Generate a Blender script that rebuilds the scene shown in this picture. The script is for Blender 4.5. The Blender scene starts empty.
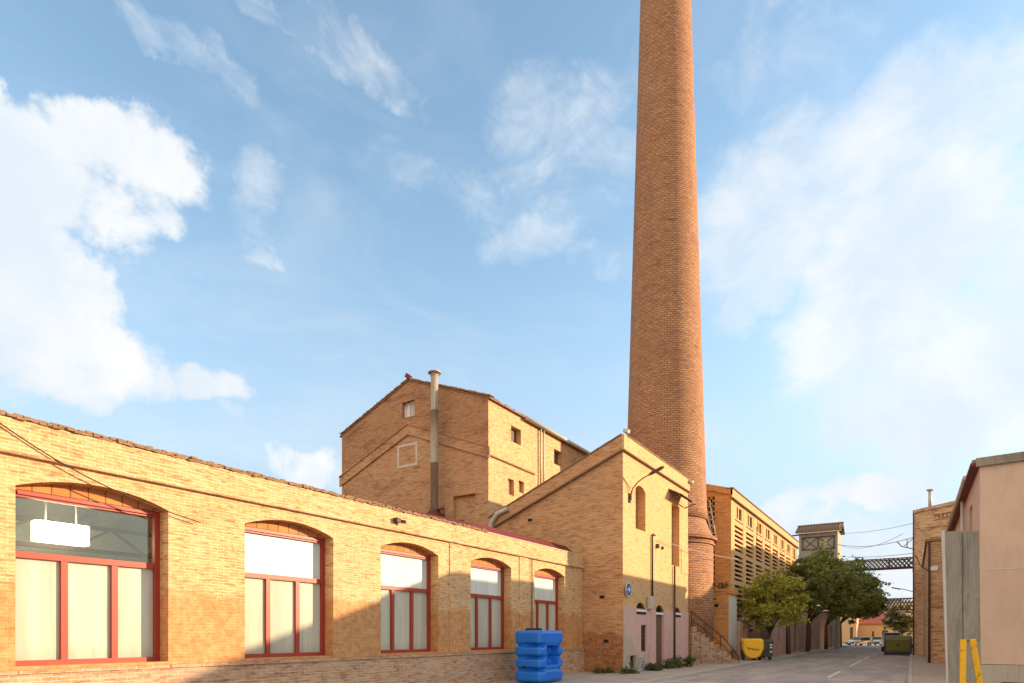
import bpy, math, random
from mathutils import Vector, Matrix, noise
random.seed(7)
R = math.radians
SC = bpy.context.scene
COL = SC.collection
# ---------------------------------------------------------------- survey helpers
A0 = R(33.12); SA, CA = math.sin(A0), math.cos(A0); F = 613.0; EYE = 1.65; HOR = 635.0
def tX(px, X):                       # depth of a sight line that meets the plane x = X
    return X/(-SA + CA*(px-512)/F)
def yX(px, X):                       # y where it meets that plane
    return tX(px, X)*(CA + SA*(px-512)/F)
def xY(px, Y):
    u = (px-512)/F
    return Y/(CA+SA*u)*(-SA+CA*u)
def tY(px, Y): return Y/(CA+SA*(px-512)/F)
def zt(py, t): return EYE + t*(HOR-py)/F
def zX(px, py, X): return zt(py, tX(px, X))
def zY(px, py, Y): return zt(py, tY(px, Y))

# ---------------------------------------------------------------- object helpers
class MB:
    def __init__(s): s.v = []; s.f = []; s.sm = []
    def vert(s, p): s.v.append(tuple(p)); return len(s.v)-1
    def face(s, pts, smooth=False):
        i = len(s.v); s.v += [tuple(p) for p in pts]; s.f.append(tuple(range(i, i+len(pts)))); s.sm.append(smooth)
    def box(s, a, b, rot=None, c=None):
        x0, y0, z0 = [min(a[i], b[i]) for i in range(3)]; x1, y1, z1 = [max(a[i], b[i]) for i in range(3)]
        P = [Vector(p) for p in ((x0,y0,z0),(x1,y0,z0),(x1,y1,z0),(x0,y1,z0),(x0,y0,z1),(x1,y0,z1),(x1,y1,z1),(x0,y1,z1))]
        if rot is not None:
            c = Vector(c) if c else Vector(((x0+x1)/2, (y0+y1)/2, (z0+z1)/2))
            P = [c + rot @ (p-c) for p in P]
        i = len(s.v); s.v += [tuple(p) for p in P]
        for q in ((0,3,2,1),(4,5,6,7),(0,1,5,4),(1,2,6,5),(2,3,7,6),(3,0,4,7)):
            s.f.append(tuple(i+k for k in q)); s.sm.append(False)
        return s
    def bar(s, a, b, w, h=None):     # rectangular bar from a to b
        h = h or w; a = Vector(a); b = Vector(b); d = (b-a).normalized()
        up = Vector((0,0,1)) if abs(d.z) < .95 else Vector((0,1,0))
        x = d.cross(up).normalized(); y = x.cross(d).normalized()
        i = len(s.v)
        for p in (a, b):
            for sx, sy in ((-1,-1),(1,-1),(1,1),(-1,1)): s.v.append(tuple(p + x*sx*w/2 + y*sy*h/2))
        for q in ((3,2,1,0),(4,5,6,7),(0,1,5,4),(1,2,6,5),(2,3,7,6),(3,0,4,7)):
            s.f.append(tuple(i+k for k in q)); s.sm.append(False)
        return s
    def tube(s, pts, r, n=8, caps=True, r2=None):
        pts = [Vector(p) for p in pts]; i0 = len(s.v); prev = None
        for k, p in enumerate(pts):
            d = (pts[min(k+1, len(pts)-1)]-pts[max(k-1, 0)]).normalized()
            if prev is None:
                up = Vector((0,0,1)) if abs(d.z) < .9 else Vector((1,0,0))
                x = d.cross(up).normalized()
            else: x = (prev - d*prev.dot(d)).normalized()
            prev = x; y = d.cross(x)
            rr = r if r2 is None else r+(r2-r)*k/max(1, len(pts)-1)
            for j in range(n):
                a = 2*math.pi*j/n; s.v.append(tuple(p + x*math.cos(a)*rr + y*math.sin(a)*rr))
        for k in range(len(pts)-1):
            for j in range(n):
                a = i0+k*n+j; b = i0+k*n+(j+1)%n; s.f.append((a, b, b+n, a+n)); s.sm.append(True)
        if caps:
            s.f.append(tuple(i0+j for j in reversed(range(n)))); s.sm.append(False)
            s.f.append(tuple(i0+(len(pts)-1)*n+j for j in range(n))); s.sm.append(False)
        return s
    def lathe(s, c, prof, n=64, smooth=True, cap=True):     # prof: (r, z)
        i0 = len(s.v)
        for r, z in prof:
            for j in range(n):
                a = 2*math.pi*j/n; s.v.append((c[0]+r*math.cos(a), c[1]+r*math.sin(a), z))
        for k in range(len(prof)-1):
            for j in range(n):
                a = i0+k*n+j; b = i0+k*n+(j+1)%n; s.f.append((a, b, b+n, a+n)); s.sm.append(smooth)
        if cap:
            s.f.append(tuple(i0+(len(prof)-1)*n+j for j in range(n))); s.sm.append(False)
            s.f.append(tuple(i0+j for j in reversed(range(n)))); s.sm.append(False)
        return s
    def prism(s, poly, axis, a, b):  # poly in the two other axes (in order), extruded along axis
        def P(p, t):
            if axis == 'x': return (t, p[0], p[1])
            if axis == 'y': return (p[0], t, p[1])
            return (p[0], p[1], t)
        n = len(poly); i = len(s.v)
        s.v += [P(p, a) for p in poly] + [P(p, b) for p in poly]
        s.f.append(tuple(i+k for k in range(n))); s.sm.append(False)
        s.f.append(tuple(i+n+k for k in reversed(range(n)))); s.sm.append(False)
        for k in range(n):
            s.f.append((i+k, i+n+k, i+n+(k+1)%n, i+(k+1)%n)); s.sm.append(False)
        return s
    def build(s, name, m, parent=None, origin=None, bevel=0, fix=True):
        L = Vector(origin) if origin else Vector((0,0,0))
        if parent is not None:
            L = Vector(parent['_w'])
        me = bpy.data.meshes.new(name)
        me.from_pydata([tuple(Vector(p)-L) for p in s.v], [], s.f)
        me.polygons.foreach_set('use_smooth', s.sm)
        me.validate(); me.update()
        o = bpy.data.objects.new(name, me); COL.objects.link(o)
        if fix:
            import bmesh
            bm = bmesh.new(); bm.from_mesh(me); bmesh.ops.recalc_face_normals(bm, faces=bm.faces); bm.to_mesh(me); bm.free()
        me.materials.append(m)
        if parent is not None: o.parent = parent
        else: o.location = L
        o['_w'] = tuple(L)
        if bevel:
            md = o.modifiers.new('edge', 'BEVEL'); md.width = bevel; md.segments = 2; md.limit_method = 'ANGLE'
            md.angle_limit = R(40)
        return o
def tag(o, label=None, cat=None, group=None, kind=None):
    if label: o['label'] = label
    if cat: o['category'] = cat
    if group: o['group'] = group
    if kind: o['kind'] = kind
    return o
def thing(name, loc, label, cat, group=None):
    o = bpy.data.objects.new(name, None); COL.objects.link(o); o.location = loc; o.empty_display_size = .3
    o['_w'] = tuple(loc); return tag(o, label, cat, group)
def kids(o): return [c for c in bpy.data.objects if c.parent == o]
def copy_tree(o, parent=None, off=(0,0,0), par_w=None):
    c = o.copy(); COL.objects.link(c); c.parent = parent
    c.location = Vector(o.location)+Vector(off)
    for ch in kids(o): copy_tree(ch, c)
    return c

# ---------------------------------------------------------------- walls with real openings
def P_wall(face, X0):
    if face == '+x': return lambda s, z, d: (X0-d, s, z)
    if face == '-x': return lambda s, z, d: (X0+d, s, z)
    if face == '-y': return lambda s, z, d: (s, X0+d, z)
    if face == '+y': return lambda s, z, d: (s, X0-d, z)
def arc(o, s):
    s0, s1, z0, z1 = o['r']; h = o.get('arch', 0)
    if h <= 0: return z1
    w = (s1-s0)/2; c = (s0+s1)/2; Rr = (w*w+h*h)/(2*h)
    return z1-h + math.sqrt(max(0, Rr*Rr-(s-c)**2)) - (Rr-h)
def wall(mb, face, X0, s0, s1, z0, top, ops=(), depth=.35, extra=()):
    """front surface with openings (r=(s0,s1,z0,z1)), jambs, sills and curved heads of thickness depth"""
    P = P_wall(face, X0)
    topf = top if callable(top) else (lambda s: top)
    z0f = z0 if callable(z0) else (lambda s: z0)
    br = {s0, s1}; br.update(extra)
    for o in ops:
        a, b = o['r'][:2]; n = 14 if o.get('arch', 0) > 0 else 1
        for k in range(n+1): br.add(a+(b-a)*k/n)
    br = sorted(x for x in br if s0-1e-6 <= x <= s1+1e-6)
    for a, b in zip(br, br[1:]):
        if b-a < 1e-5: continue
        m = (a+b)/2
        here = sorted([o for o in ops if o['r'][0] < m < o['r'][1]], key=lambda o: o['r'][2])
        la, lb = z0f(a), z0f(b)
        for o in here:
            if o['r'][2]-la > 1e-4: mb.face([P(a, la, 0), P(b, lb, 0), P(b, o['r'][2], 0), P(a, o['r'][2], 0)])
            la, lb = arc(o, a), arc(o, b)
        mb.face([P(a, la, 0), P(b, lb, 0), P(b, topf(b), 0), P(a, topf(a), 0)])
    for o in ops:
        a, b, c, d = o['r']; D = o.get('d', depth)
        za, zb = arc(o, a), arc(o, b)
        mb.face([P(a, c, 0), P(a, c, D), P(a, za, D), P(a, za, 0)])
        mb.face([P(b, c, 0), P(b, c, D), P(b, zb, D), P(b, zb, 0)])
        mb.face([P(a, c, 0), P(b, c, 0), P(b, c, D), P(a, c, D)])
        n = 14 if o.get('arch', 0) > 0 else 1
        for k in range(n):
            u, v = a+(b-a)*k/n, a+(b-a)*(k+1)/n
            mb.face([P(u, arc(o, u), 0), P(v, arc(o, v), 0), P(v, arc(o, v), D), P(u, arc(o, u), D)])
def fill(mb, face, X0, o, depth, grow=.02):       # flat panel closing an opening at a depth, following its arch
    P = P_wall(face, X0); a, b, c, d = o['r']; n = 14
    pts = [P(a-grow, c-grow, depth), P(b+grow, c-grow, depth)]
    for k in range(n+1):
        u = b-(b-a)*k/n; pts.append(P(u+(grow if k == 0 else -grow if k == n else 0), arc(o, u)+grow, depth))
    mb.face(pts)
def plate(mb, face, X0, s0, s1, z0, z1, t=.05, proud=0.0):
    P = P_wall(face, X0); mb.box(P(s0, z0, -proud-t), P(s1, z1, -proud))

# ---------------------------------------------------------------- materials
def mat(name):
    m = bpy.data.materials.new(name); m.use_nodes = True
    nt = m.node_tree; b = nt.nodes['Principled BSDF']
    return m, nt, b
def N(nt, t, **kw):
    n = nt.nodes.new(t)
    for k, v in kw.items():
        if k in n.inputs: n.inputs[k].default_value = v
        else: setattr(n, k, v)
    return n
def L(nt, a, b): nt.links.new(a, b)
def mix(nt, fac, a, b, mode='MIX'):
    n = nt.nodes.new('ShaderNodeMix'); n.data_type = 'RGBA'; n.blend_type = mode
    for sock, v in ((n.inputs[0], fac), (n.inputs[6], a), (n.inputs[7], b)):
        if hasattr(v, 'links'): L(nt, v, sock)
        elif isinstance(v, (int, float)): sock.default_value = v
        else: sock.default_value = (*v, 1) if len(v) == 3 else v
    return n.outputs[2]
def mathn(nt, op, a, b=0.0, c=None):
    n = nt.nodes.new('ShaderNodeMath'); n.operation = op
    for i, v in enumerate((a, b, c)):
        if v is None: continue
        if hasattr(v, 'links'): L(nt, v, n.inputs[i])
        else: n.inputs[i].default_value = v
    return n.outputs[0]
def ramp(nt, fac, lo, hi):
    n = nt.nodes.new('ShaderNodeMapRange'); n.interpolation_type = 'SMOOTHSTEP'
    L(nt, fac, n.inputs[0]); n.inputs[1].default_value = lo; n.inputs[2].default_value = hi
    return n.outputs[0]
def nz(nt, vec, scale, detail=4, rough=.55, dist=0.0):
    n = N(nt, 'ShaderNodeTexNoise'); n.inputs['Scale'].default_value = scale; n.inputs['Detail'].default_value = detail
    n.inputs['Roughness'].default_value = rough; n.inputs['Distortion'].default_value = dist
    if vec is not None: L(nt, vec, n.inputs['Vector'])
    return n.outputs[0]
def wallvec(nt, round_c=None, round_r=2.3):
    """(run along the wall, height) in metres, whichever way the wall faces"""
    g = N(nt, 'ShaderNodeNewGeometry'); sp = N(nt, 'ShaderNodeSeparateXYZ'); L(nt, g.outputs['Position'], sp.inputs[0])
    sn = N(nt, 'ShaderNodeSeparateXYZ'); L(nt, g.outputs['True Normal'], sn.inputs[0])
    x, y, z = sp.outputs
    if round_c:
        an = mathn(nt, 'ARCTAN2', mathn(nt, 'SUBTRACT', y, round_c[1]), mathn(nt, 'SUBTRACT', x, round_c[0]))
        run = mathn(nt, 'MULTIPLY', an, round_r); zz = z
    else:
        ax = mathn(nt, 'ABSOLUTE', sn.outputs[0]); ay = mathn(nt, 'ABSOLUTE', sn.outputs[1]); az = mathn(nt, 'ABSOLUTE', sn.outputs[2])
        isx = mathn(nt, 'GREATER_THAN', ax, ay)
        run = mathn(nt, 'ADD', mathn(nt, 'MULTIPLY', y, isx), mathn(nt, 'MULTIPLY', x, mathn(nt, 'SUBTRACT', 1.0, isx)))
        top = mathn(nt, 'GREATER_THAN', az, .6)
        zz = mathn(nt, 'ADD', mathn(nt, 'MULTIPLY', z, mathn(nt, 'SUBTRACT', 1.0, top)), mathn(nt, 'MULTIPLY', x, top))
        run = mathn(nt, 'ADD', mathn(nt, 'MULTIPLY', run, mathn(nt, 'SUBTRACT', 1.0, top)), mathn(nt, 'MULTIPLY', y, top))
    c = N(nt, 'ShaderNodeCombineXYZ'); L(nt, run, c.inputs[0]); L(nt, zz, c.inputs[1])
    return c.outputs[0], g.outputs['Position'], z
def brick(name, c1, c2, mortar, stain=(.16,.10,.06), amt=.35, bw=.30, bh=.072, round_c=None, rough_wall=0.0, msize=.012, bump=.6, dark=(.2,.09,.05), old=None, streak=.5, ss=11):
    m, nt, b = mat(name)
    vec, pos, z = wallvec(nt, round_c)
    if rough_wall:
        nn = N(nt, 'ShaderNodeTexNoise'); nn.inputs['Scale'].default_value = 2.2; L(nt, pos, nn.inputs['Vector'])
        vm = N(nt, 'ShaderNodeVectorMath', operation='SCALE'); L(nt, nn.outputs['Color'], vm.inputs[0]); vm.inputs['Scale'].default_value = rough_wall
        va = N(nt, 'ShaderNodeVectorMath', operation='ADD'); L(nt, vec, va.inputs[0]); L(nt, vm.outputs[0], va.inputs[1]); vec = va.outputs[0]
    t = N(nt, 'ShaderNodeTexBrick'); t.offset = .5
    L(nt, vec, t.inputs['Vector'])
    t.inputs['Scale'].default_value = 1; t.inputs['Brick Width'].default_value = bw; t.inputs['Row Height'].default_value = bh
    t.inputs['Mortar Size'].default_value = msize; t.inputs['Mortar Smooth'].default_value = .35; t.inputs['Bias'].default_value = -.1
    t.inputs['Color1'].default_value = (*c1, 1); t.inputs['Color2'].default_value = (*c2, 1); t.inputs['Mortar'].default_value = (*mortar, 1)
    # odd darker bricks
    t2 = N(nt, 'ShaderNodeTexBrick'); t2.offset = .5; L(nt, vec, t2.inputs['Vector'])
    t2.inputs['Scale'].default_value = 1; t2.inputs['Brick Width'].default_value = bw; t2.inputs['Row Height'].default_value = bh
    t2.inputs['Mortar Size'].default_value = 0; t2.inputs['Color1'].default_value = (0,0,0,1); t2.inputs['Color2'].default_value = (1,1,1,1)
    odd = ramp(nt, t2.outputs['Color'], .62, .98)
    patch = nz(nt, pos, .55, 5, .6)
    odd = mathn(nt, 'MULTIPLY', odd, ramp(nt, patch, .36, .62))
    odd = mathn(nt, 'MULTIPLY', odd, mathn(nt, 'SUBTRACT', 1.0, t.outputs['Fac']))
    col = mix(nt, mathn(nt, 'MULTIPLY', odd, .7), t.outputs['Color'], dark)
    # broad stains, streaky along the courses, plus lime-washed pale areas
    mp = N(nt, 'ShaderNodeMapping'); mp.inputs['Scale'].default_value = (.5,.5,1.6); L(nt, pos, mp.inputs[0])
    st = ramp(nt, nz(nt, mp.outputs[0], .9, 8, .68, .6), .5, .72)
    col = mix(nt, mathn(nt, 'MULTIPLY', st, amt), col, stain)
    pale = ramp(nt, nz(nt, pos, .33, 7, .62, .3), .5, .72)
    col = mix(nt, mathn(nt, 'MULTIPLY', pale, .38), col, mortar)
    cm = N(nt, 'ShaderNodeMapping'); cm.inputs['Scale'].default_value = (ss*.2,ss*.2,ss); L(nt, pos, cm.inputs[0])
    cs = nz(nt, cm.outputs[0], 1.0, 6, .75, .2)
    hd = mathn(nt, 'MULTIPLY', mathn(nt, 'SUBTRACT', 1.0, ramp(nt, cs, .36, .50)), streak)
    col = mix(nt, hd, col, tuple(x*.42 for x in dark))
    hl = mathn(nt, 'MULTIPLY', ramp(nt, cs, .52, .66), streak*.75)
    col = mix(nt, hl, col, tuple(min(.8, x*1.12) for x in mortar))
    fine = nz(nt, pos, 22, 5, .7)
    col = mix(nt, .75, col, mix(nt, fine, (.35,.35,.35), (1.0,1.0,1.0)), 'SOFT_LIGHT')
    if old:   # worn, reddish, crumbled lower courses
        zz = mathn(nt, 'ADD', z, mathn(nt, 'MULTIPLY', mathn(nt, 'SUBTRACT', nz(nt, pos, 1.1, 5, .6), .5), old[1]))
        f = mathn(nt, 'SUBTRACT', 1.0, ramp(nt, zz, old[0]-.12, old[0]+.12))
        worn = mix(nt, ramp(nt, nz(nt, pos, 6, 6, .7), .35, .65), old[2], old[3])
        col = mix(nt, mathn(nt, 'MULTIPLY', f, .75), col, worn)
    L(nt, col, b.inputs['Base Color'])
    b.inputs['Roughness'].default_value = .9; b.inputs['Specular IOR Level'].default_value = .25
    h = mathn(nt, 'SUBTRACT', mathn(nt, 'MULTIPLY', fine, .5), t.outputs['Fac'])
    h = mathn(nt, 'ADD', h, mathn(nt, 'MULTIPLY', nz(nt, pos, 7, 4, .6), .9)); h = mathn(nt, 'ADD', h, mathn(nt, 'MULTIPLY', cs, 2.0))
    bp = N(nt, 'ShaderNodeBump'); bp.inputs['Strength'].default_value = bump; bp.inputs['Distance'].default_value = .012
    L(nt, h, bp.inputs['Height']); L(nt, bp.outputs[0], b.inputs['Normal'])
    return m
def plain(name, c, rough=.7, metal=0.0, var=.25, scale=3.0, dirt=None, bump=.0, spec=.4, coat=0.0, stretch=(1,1,1), dsc=.8, dlo=.48, dhi=.7, bscale=40):
    m, nt, b = mat(name)
    g = N(nt, 'ShaderNodeNewGeometry'); mp = N(nt, 'ShaderNodeMapping'); mp.inputs['Scale'].default_value = stretch
    L(nt, g.outputs['Position'], mp.inputs[0]); p = mp.outputs[0]
    f = nz(nt, p, scale, 7, .65)
    col = mix(nt, f, tuple(x*(1-var) for x in c), tuple(min(1, x*(1+var)) for x in c))
    if dirt:
        d = ramp(nt, nz(nt, p, dsc, 8, .7, .4), dlo, dhi)
        col = mix(nt, mathn(nt, 'MULTIPLY', d, dirt[3] if len(dirt) > 3 else .5), col, dirt[:3])
    L(nt, col, b.inputs['Base Color']); b.inputs['Roughness'].default_value = rough; b.inputs['Metallic'].default_value = metal
    b.inputs['Specular IOR Level'].default_value = spec; b.inputs['Coat Weight'].default_value = coat
    if bump:
        bp = N(nt, 'ShaderNodeBump'); bp.inputs['Strength'].default_value = bump; bp.inputs['Distance'].default_value = .01
        L(nt, nz(nt, p, bscale, 5, .7), bp.inputs['Height']); L(nt, bp.outputs[0], b.inputs['Normal'])
    return m
M = {}
M['brickA'] = brick('yellow_brick', (.56,.275,.11), (.68,.40,.18), (.64,.46,.26), bh=.062, bw=.28, amt=.3, stain=(.38,.15,.045), dark=(.36,.12,.035), msize=.012, bump=.7, ss=18, streak=.6, old=(2.55,1.3,(.44,.17,.055),(.62,.31,.12)))
M['brickAbase'] = brick('plinth_brick', (.42,.20,.10), (.55,.31,.17), (.50,.38,.27), amt=.5, stain=(.24,.11,.075), dark=(.28,.10,.055), ss=13, streak=.6)
M['brickArch'] = brick('arch_brick', (.44,.17,.055), (.55,.24,.08), (.16,.07,.03), bw=.29, bh=3.0, amt=.1, msize=.014, bump=.3, streak=.2)
M['brickB'] = brick('gable_brick', (.46,.20,.08), (.58,.30,.13), (.54,.36,.20), amt=.65, stain=(.22,.095,.05), dark=(.31,.10,.04), old=(1.75,1.0,(.21,.07,.03),(.47,.19,.085)), bump=.9)
M['brickBs'] = brick('street_brick', (.56,.285,.11), (.65,.37,.155), (.60,.40,.20), amt=.22, stain=(.42,.2,.085), dark=(.45,.19,.07), streak=.35)
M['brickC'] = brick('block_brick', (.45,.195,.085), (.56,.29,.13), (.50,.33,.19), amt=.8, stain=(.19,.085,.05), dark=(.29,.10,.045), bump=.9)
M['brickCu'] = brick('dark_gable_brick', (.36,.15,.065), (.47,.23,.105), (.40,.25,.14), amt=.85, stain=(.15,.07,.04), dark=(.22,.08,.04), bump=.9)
M['brickCh'] = brick('chimney_brick', (.38,.175,.085), (.52,.28,.14), (.22,.105,.055), bw=.34, bh=.14, round_c=(-13.47, 38.95), amt=.6, stain=(.25,.11,.06), dark=(.20,.08,.045), msize=.026, bump=1.0, streak=.55, ss=10)
M['brickD'] = brick('mill_brick', (.54,.205,.055), (.64,.29,.09), (.56,.33,.14), amt=.3, stain=(.35,.11,.035), dark=(.38,.11,.035))
M['brickR'] = brick('weathered_brick', (.54,.31,.16), (.66,.43,.24), (.6,.45,.29), amt=.6, stain=(.2,.10,.06), dark=(.26,.10,.055), streak=.8, bump=1.0)
M['brickW'] = brick('worn_stone', (.36,.21,.13), (.52,.36,.25), (.40,.31,.23), bw=.42, bh=.2, amt=.6, stain=(.16,.09,.06), dark=(.2,.1,.06), streak=.8, bump=1.0, rough_wall=.3)
M['red'] = plain('red_frame_paint', (.34,.045,.02), .45, var=.18, dirt=(.22,.05,.04,.3))
M['redroof'] = plain('red_roof_sheet', (.15,.02,.014), .6, var=.2, dirt=(.12,.04,.03,.5))
M['tile'] = plain('old_roof_tile', (.27,.155,.08), .9, var=.55, scale=6, dirt=(.10,.08,.05,.7), bump=.6, dsc=3)
M['cream'] = plain('cream_render', (.60,.435,.33), .9, var=.12, scale=5, dirt=(.44,.31,.225,.5), bump=.7, bscale=30, stretch=(1.5,1.5,.6), dsc=.5, dlo=.42)
M['plinth'] = plain('grey_plinth', (.42,.37,.31), .85, var=.16, scale=2, dirt=(.24,.2,.17,.5), stretch=(6,6,.5))
M['concrete'] = plain('grey_concrete', (.30,.265,.21), .85, var=.4, scale=7, dirt=(.12,.10,.075,.75), bump=.8, stretch=(3,3,.5), dsc=.7, dlo=.42)
M['concreteL'] = plain('pale_concrete', (.55,.50,.43), .85, var=.15, dirt=(.3,.26,.22,.4))
M['asphalt'] = plain('asphalt', (.31,.255,.21), .9, var=.2, scale=1.2, dirt=(.15,.12,.10,.55), bump=.5, stretch=(1.4,.35,1), dsc=.7, bscale=90)
M['pave'] = plain('pavement_concrete', (.42,.36,.29), .9, var=.16, scale=1.5, dirt=(.23,.19,.15,.5), bump=.4)
M['kerb'] = plain('kerb_stone', (.48,.42,.35), .85, var=.2, dirt=(.2,.17,.14,.4))
M['wiregrey'] = plain('pale_wire', (.34,.33,.32), .7)
M['white'] = plain('road_paint', (.72,.68,.62), .8, var=.1, dirt=(.3,.27,.24,.6), dsc=4)
M['metal'] = plain('galvanised_metal', (.52,.47,.38), .55, metal=.1, var=.15, dirt=(.28,.23,.17,.6), stretch=(1,1,.4))
M['flue'] = plain('weathered_flue', (.40,.33,.23), .6, var=.25, dirt=(.17,.12,.07,.75), stretch=(2,2,.7), dsc=1.5)
M['room'] = plain('old_room_plaster', (.42,.38,.29), .9, var=.35, scale=2, dirt=(.2,.17,.11,.8), dsc=1.3)
M['dark'] = plain('dark_void', (.02,.017,.014), .9, var=.3)
M['wood'] = plain('dark_wood', (.14,.075,.045), .7, var=.35, stretch=(6,6,.6), dirt=(.07,.04,.03,.5))
M['woodO'] = plain('orange_wood', (.42,.20,.085), .7, var=.3, stretch=(6,6,.6), dirt=(.2,.1,.05,.5))
M['iron'] = plain('rusty_iron', (.09,.05,.035), .65, metal=.3, var=.35)
M['cable'] = plain('black_cable', (.03,.026,.022), .6)
M['blue'] = plain('blue_plastic', (.006,.16,.66), .38, var=.12, dirt=(.03,.2,.5,.25), spec=.5)
M['black'] = plain('black_plastic', (.02,.02,.02), .45)
M['yellow'] = plain('yellow_plastic', (.88,.52,.015), .45, var=.12, dirt=(.45,.25,.04,.5), dsc=2.5)
M['yellowP'] = plain('yellow_steel_paint', (.78,.43,.01), .45, var=.12, dirt=(.22,.12,.04,.8), dsc=7, dlo=.55, dhi=.62, bump=.3)
M['greyp'] = plain('dark_grey_plastic', (.07,.072,.062), .55, var=.2)
M['olive'] = plain('olive_green_plastic', (.16,.155,.035), .55, var=.12, dirt=(.1,.09,.03,.5))
M['bluesign'] = plain('blue_sign', (.015,.11,.40), .35, var=.04)
M['whitep'] = plain('white_paint', (.80,.78,.74), .4, var=.05)
M['carwhite'] = plain('white_car_paint', (.66,.64,.60), .3, var=.05, coat=.5)
M['cargold'] = plain('silver_car_paint', (.46,.40,.32), .3, metal=.4, var=.05, coat=.5)
M['lampred'] = plain('red_lamp', (.35,.02,.015), .3)
M['orange'] = plain('ochre_render', (.60,.38,.19), .9, var=.08, dirt=(.45,.28,.14,.4))
M['redtile'] = plain('red_roof_tiles', (.40,.12,.07), .85, var=.25, scale=5, dirt=(.25,.08,.05,.4))
M['greytile'] = plain('grey_brown_tiles', (.19,.14,.105), .9, var=.5, scale=5, dirt=(.08,.065,.05,.6), dsc=2)
M['towergrey'] = plain('tower_grey_boards', (.27,.26,.24), .9, var=.2, dirt=(.14,.13,.12,.6), stretch=(3,3,.5))
M['greyb'] = plain('grey_render', (.40,.36,.31), .9, var=.1, dirt=(.26,.22,.18,.4))
M['soil'] = plain('bare_ground', (.22,.18,.13), .95, var=.25, dirt=(.14,.12,.08,.5))
M['bark'] = plain('bark', (.10,.07,.048), .95, var=.35, scale=8, stretch=(3,3,.5), bump=.8)

def roadmat():
    m, nt, b = mat('worn_asphalt')
    g = N(nt, 'ShaderNodeNewGeometry'); p = g.outputs['Position']
    mp = N(nt, 'ShaderNodeMapping'); mp.inputs['Scale'].default_value = (1.2,.25,1); L(nt, p, mp.inputs[0])
    col = mix(nt, ramp(nt, nz(nt, mp.outputs[0], .9, 8, .65), .3, .7), (.27,.24,.21), (.41,.365,.32))
    v = N(nt, 'ShaderNodeTexVoronoi'); v.inputs['Scale'].default_value = .16; v.distance = 'CHEBYCHEV'; L(nt, p, v.inputs['Vector'])
    sc_ = N(nt, 'ShaderNodeSeparateColor'); L(nt, v.outputs['Color'], sc_.inputs[0])
    col = mix(nt, mathn(nt, 'MULTIPLY', mathn(nt, 'GREATER_THAN', sc_.outputs[0], .72), .45), col, (.15,.125,.105))
    c = N(nt, 'ShaderNodeTexVoronoi'); c.feature = 'DISTANCE_TO_EDGE'; c.inputs['Scale'].default_value = .42
    nn = N(nt, 'ShaderNodeTexNoise'); nn.inputs['Scale'].default_value = 1.7; nn.inputs['Detail'].default_value = 5; L(nt, p, nn.inputs['Vector'])
    va = N(nt, 'ShaderNodeVectorMath', operation='ADD'); L(nt, p, va.inputs[0]); L(nt, nn.outputs['Color'], va.inputs[1]); L(nt, va.outputs[0], c.inputs['Vector'])
    cr = mathn(nt, 'SUBTRACT', 1.0, ramp(nt, c.outputs['Distance'], .004, .016))
    col = mix(nt, mathn(nt, 'MULTIPLY', cr, .6), col, (.07,.055,.045))
    sp_ = nz(nt, p, 60, 3, .8); col = mix(nt, .5, col, mix(nt, sp_, (.3,.3,.3), (1,1,1)), 'SOFT_LIGHT')
    L(nt, col, b.inputs['Base Color']); b.inputs['Roughness'].default_value = .85
    bp = N(nt, 'ShaderNodeBump'); bp.inputs['Strength'].default_value = .4; bp.inputs['Distance'].default_value = .008; L(nt, sp_, bp.inputs['Height']); L(nt, bp.outputs[0], b.inputs['Normal'])
    return m
M['asphalt'] = roadmat()
def pinkmat():
    m, nt, b = mat('pink_plaster')
    g = N(nt, 'ShaderNodeNewGeometry'); p = g.outputs['Position']; sp = N(nt, 'ShaderNodeSeparateXYZ'); L(nt, p, sp.inputs[0])
    col = mix(nt, nz(nt, p, 3, 7, .65), (.54,.335,.275), (.68,.44,.36))
    # grey patched render spreading from the corner by the ground
    y = mathn(nt, 'MULTIPLY', mathn(nt, 'SUBTRACT', sp.outputs[1], 24.9), .55); z = sp.outputs[2]
    d = mathn(nt, 'ADD', mathn(nt, 'MAXIMUM', y, 0.0), mathn(nt, 'MULTIPLY', z, .62))
    d = mathn(nt, 'ADD', d, mathn(nt, 'MULTIPLY', mathn(nt, 'SUBTRACT', nz(nt, p, 1.5, 6, .6), .5), 1.3))
    f = mathn(nt, 'SUBTRACT', 1.0, ramp(nt, d, 1.15, 1.4))
    col = mix(nt, mathn(nt, 'MULTIPLY', f, .9), col, mix(nt, nz(nt, p, 9, 6, .7), (.33,.28,.19), (.56,.48,.35)))
    s = ramp(nt, nz(nt, p, 2.1, 8, .72, .5), .56, .68); low = mathn(nt, 'SUBTRACT', 1.0, ramp(nt, z, .3, 2.2))
    col = mix(nt, mathn(nt, 'MULTIPLY', s, mathn(nt, 'ADD', .15, mathn(nt, 'MULTIPLY', low, .6))), col, (.2,.15,.11))
    mp = N(nt, 'ShaderNodeMapping'); mp.inputs['Scale'].default_value = (5,5,.35); L(nt, p, mp.inputs[0])
    col = mix(nt, mathn(nt, 'MULTIPLY', ramp(nt, nz(nt, mp.outputs[0], 1, 6, .6), .55, .75), .3), col, (.25,.18,.14))
    L(nt, col, b.inputs['Base Color']); b.inputs['Roughness'].default_value = .92
    bp = N(nt, 'ShaderNodeBump'); bp.inputs['Strength'].default_value = .5; bp.inputs['Distance'].default_value = .015
    L(nt, nz(nt, p, 12, 6, .7), bp.inputs['Height']); L(nt, bp.outputs[0], b.inputs['Normal'])
    return m
M['pink'] = pinkmat()
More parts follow.
